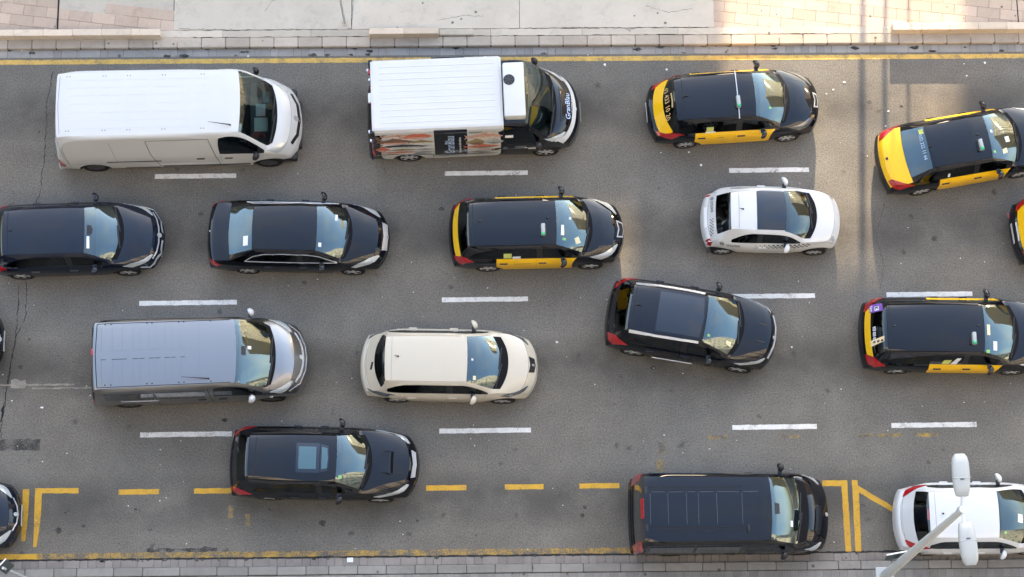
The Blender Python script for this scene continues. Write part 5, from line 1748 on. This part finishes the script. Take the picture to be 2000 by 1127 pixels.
# --- black van parked in the bay
c = make_car(van(L=4.87, W=1.93, H=1.90, at=(3.715, -6.79), yaw=-.30, RO=.98, WB=3.16, xrg=.06, zrg=1.10, xrr=.20, zrr=1.85, xrf=3.32, zrf=1.80, xcw=4.08, zcw=1.24, cowl=.20, zbf=1.10, zbr=1.12, xhf=4.66, zhf=.90, znose=.66,
                 wr=.82, wrf=.79, wrg=.88, wcw=.84, xB=2.66, ncargo=3, paint='paint_black', mats={'mirror': 'plastic_black'}, rearcat='rear_window', rearmat='roof_cell', handles=(2.4, 2.9), hz=.92, mx=3.62, handle='paint_black', cw_bow=.20, nb=.26, wheel=.32),
             'black van with a panelled roof parked in the yellow bay', 'van')
lights(c, (.72, .93, .02, .03, .20), (.74, .97, .0, .12, .16), 'lamp_clear')
wipers(c)
for a, b_ in ((.42, .80), (.84, 1.24), (1.28, 1.52), (1.56, 1.96), (2.0, 2.56), (2.60, 3.02)):
    q = .40
    c.line('roof_panel', [(a + .03, q), (b_ - .03, q)], 'top', 'paint_edge_glint', .016, .009)  # pressed edge coloured paler for its glint
    c.line('roof_panel', [(a + .03, -q), (b_ - .03, -q)], 'top', 'paint_black', .022, .009)
    c.line('roof_panel', [(a, q - .03), (a, -q + .03)], 'top', 'paint_edge_glint', .014, .009)
for y in (-.52, -.44, .52, .44):
    c.line('roof_rib', [(.40, y), (2.6, y)], 'top', 'seam', .02, .004)
c.line('roof_rib', [(3.02, -.38), (3.02, .38)], 'top', 'paint_black', .02, .009)
c.patch('brake_light', [(.21, -.22), (.27, -.22), (.27, .26), (.21, .26)], 'top', 'lamp_red', .012)
for y in (.44, -.46):
    c.patch('rear_vent', [(.30, y - .06), (.36, y - .06), (.36, y + .10), (.30, y + .10)], 'top', 'plastic_black', .008)
c.box('roof_fin', 2.70, 2.76, -.56, -.40, 1.86, 1.92, 'plastic_black', .01)
c.patch('windshield_sticker', [(3.78, -.40), (3.84, -.40), (3.84, -.26), (3.78, -.26)], 'top', 'paper_white', .006)
c.patch('rearview_mirror', [(3.38, -.14), (3.50, -.12), (3.50, .12), (3.38, .14)], 'top', 'plastic_black', .004)
emblem(c, 4.78, -.02, .05)
for md in ('S', 'N'):
    c.patch('side_glazing', [(.40, 1.16), (1.45, 1.15), (1.45, 1.62), (.42, 1.62)], md, 'roof_cell', .014)
    c.patch('side_glazing', [(1.53, 1.15), (2.56, 1.14), (2.58, 1.60), (1.53, 1.62)], md, 'roof_cell', .014)

# ------------------------------------------------------------------ street lamp over the silver car
lp = empty('street_lamp', (8.575, -7.01, 0.1))
tag(lp, 'grey double-headed street lamp rising over the silver car', 'street lamp')
link('pole', tube_mesh([(.40, -.34, 0), (.38, -.323, .5), (.28, -.238, 3), (0, 0, 9.9)], [.13, .12, .105, .062], 18), 'metal_pole', lp, smooth=True)
link('base_plate', box_mesh(.18, .62, -.56, -.12, 0, .04, .01), 'metal_pole', lp)
link('collar', tube_mesh([(0, 0, 9.75), (0, 0, 10.0)], [.085, .075], 14), 'metal_pole', lp, smooth=True)
def lum_mesh(s):
    bm = bmesh.new()
    secs = []
    for y, w, zt_, zb_ in ((.25, .085, .03, -.05), (.27, .13, .05, -.06), (.42, .165, .085, -.07), (.66, .178, .10, -.075), (.90, .172, .095, -.07), (1.02, .15, .07, -.06), (1.09, .10, .04, -.04)):
        ring = []
        for k in range(14):
            a = k / 14 * 2 * math.pi
            cx_, sz = math.cos(a), math.sin(a)
            ex = math.copysign(abs(cx_) ** .6, cx_) * w
            ez = (abs(sz) ** .7) * (zt_ if sz > 0 else zb_)
            ring.append(bm.verts.new((ex, s * y, ez)))
        secs.append(ring)
    for i in range(len(secs) - 1):
        for k in range(14):
            bm.faces.new((secs[i][k], secs[i][(k + 1) % 14], secs[i + 1][(k + 1) % 14], secs[i + 1][k]))
    bm.faces.new(secs[0]); bm.faces.new(secs[-1])
    bmesh.ops.recalc_face_normals(bm, faces=bm.faces[:])
    me = bpy.data.meshes.new('lum'); bm.to_mesh(me); bm.free()
    return me
for s, rz in ((1, 0), (-1, .07)):
    link('arm', tube_mesh([(0, 0, 9.92), (0, s * .15, 9.96), (.0, s * .28, 10.0)], [.035, .032, .03], 10), 'metal_pole', lp, smooth=True)
    hd = link('lamp_head', lum_mesh(s), 'lamp_housing', lp, (0, 0, 10.0), (0, 0, rz), smooth=True)
    link('clip', box_mesh(-.04, .04, s * .58 - .012, s * .58 + .012, .085, .112, .004), 'sign_back', hd)
    link('housing_seam', box_mesh(-.172, .172, s * .61 - .004, s * .61 + .004, .0, .100, .002), 'metal_pole', hd)
sg = link('sign_plate', box_mesh(-.24, .24, -.012, .012, -.20, .20, .004), 'sign_back', lp, (.20, -.10, 2.4), (math.radians(-12), 0, math.radians(10)))
link('sign_rim', box_mesh(-.25, .25, -.016, .016, .195, .215, .004), 'paper_white', sg)

# slim post on the far pavement
po = empty('sign_post', (-4.24, 7.12, 0.13))
tag(po, 'thin grey post on the far pavement above the white van', 'post')
link('shaft', tube_mesh([(0, 0, 0), (0, 0, 3.2)], [.035, .035], 12), 'metal_pole', po, smooth=True)
link('footing', tube_mesh([(0, 0, -.005), (0, 0, .012), (0, 0, .03)], [.10, .09, .05], 12), 'strip_concrete', po, smooth=True)
link('sign_plate', tube_mesh([(0, -.045, 2.9), (0, -.06, 2.9)], [.3, .3], 24), 'sign_back', po)

# sign head poking into the lower left corner
ps = empty('sign_post', (-11.76, -7.16, 0.1))
tag(ps, 'white-edged sign plate poking into the lower left corner', 'sign')
link('shaft', tube_mesh([(0, 0, 0), (0, 0, 2.9)], [.03, .03], 12), 'metal_pole', ps, smooth=True)
sg = link('sign_plate', box_mesh(-.14, .14, -.012, .012, -.16, .16, .004), 'sign_back', ps, (.02, .05, 2.7), (math.radians(-35), 0, math.radians(48)))
link('sign_rim', box_mesh(-.145, .145, -.016, .016, .155, .175, .003), 'paper_white', sg)

# ------------------------------------------------------------------ small things lying about
tag(link('paper_scrap', box_mesh(-.075, .075, -.055, .055, 0, .006, .001), 'paper_white', None, (-4.05, -6.77, .012), (0, .03, .02)), 'white paper scrap lying on the near gutter stones', 'paper')
bm = bmesh.new()
random.seed(21)
spots = [(-6.75, 6.28), (-8.9, 5.9), (-.6, 6.2), (2.5, 5.95), (4.1, 5.8), (12.4, 5.9), (11.9, 5.55), (9.8, 4.6), (9.7, 4.2), (4.9, 3.2), (4.6, 3.55), (8.4, 5.2), (8.7, 5.4), (10.4, 6.55), (11.9, 6.5), (-12.6, 6.5), (-6.2, 6.5), (2.4, 2.2), (-4.55, 2.1), (1.1, -1.4), (7.0, -1.6), (-9.9, -2.3), (-11.7, -2.9)]
while len(spots) < 190:
    spots.append((random.uniform(-13, 13.3), random.choice((random.uniform(-6.6, 6.3), random.uniform(-6.6, 1.5)))))
for i, (x, y) in enumerate(spots):
    r = random.uniform(.026, .045) if i < 23 else random.uniform(.009, .022)
    n_ = 7
    vs_ = [bm.verts.new((x + r * random.uniform(.6, 1.15) * math.cos(k / n_ * 6.283), y + r * .8 * random.uniform(.6, 1.15) * math.sin(k / n_ * 6.283), .010 + random.uniform(0, .008))) for k in range(n_)]
    ce = bm.verts.new((x, y, .024))
    for k in range(n_):
        bm.faces.new((vs_[k], vs_[(k + 1) % n_], ce))
me = bpy.data.meshes.new('litter'); bm.to_mesh(me); bm.free()
tag(link('litter', me, 'litter_white'), 'tiny white flecks of litter scattered over the road', 'litter', kind='stuff')
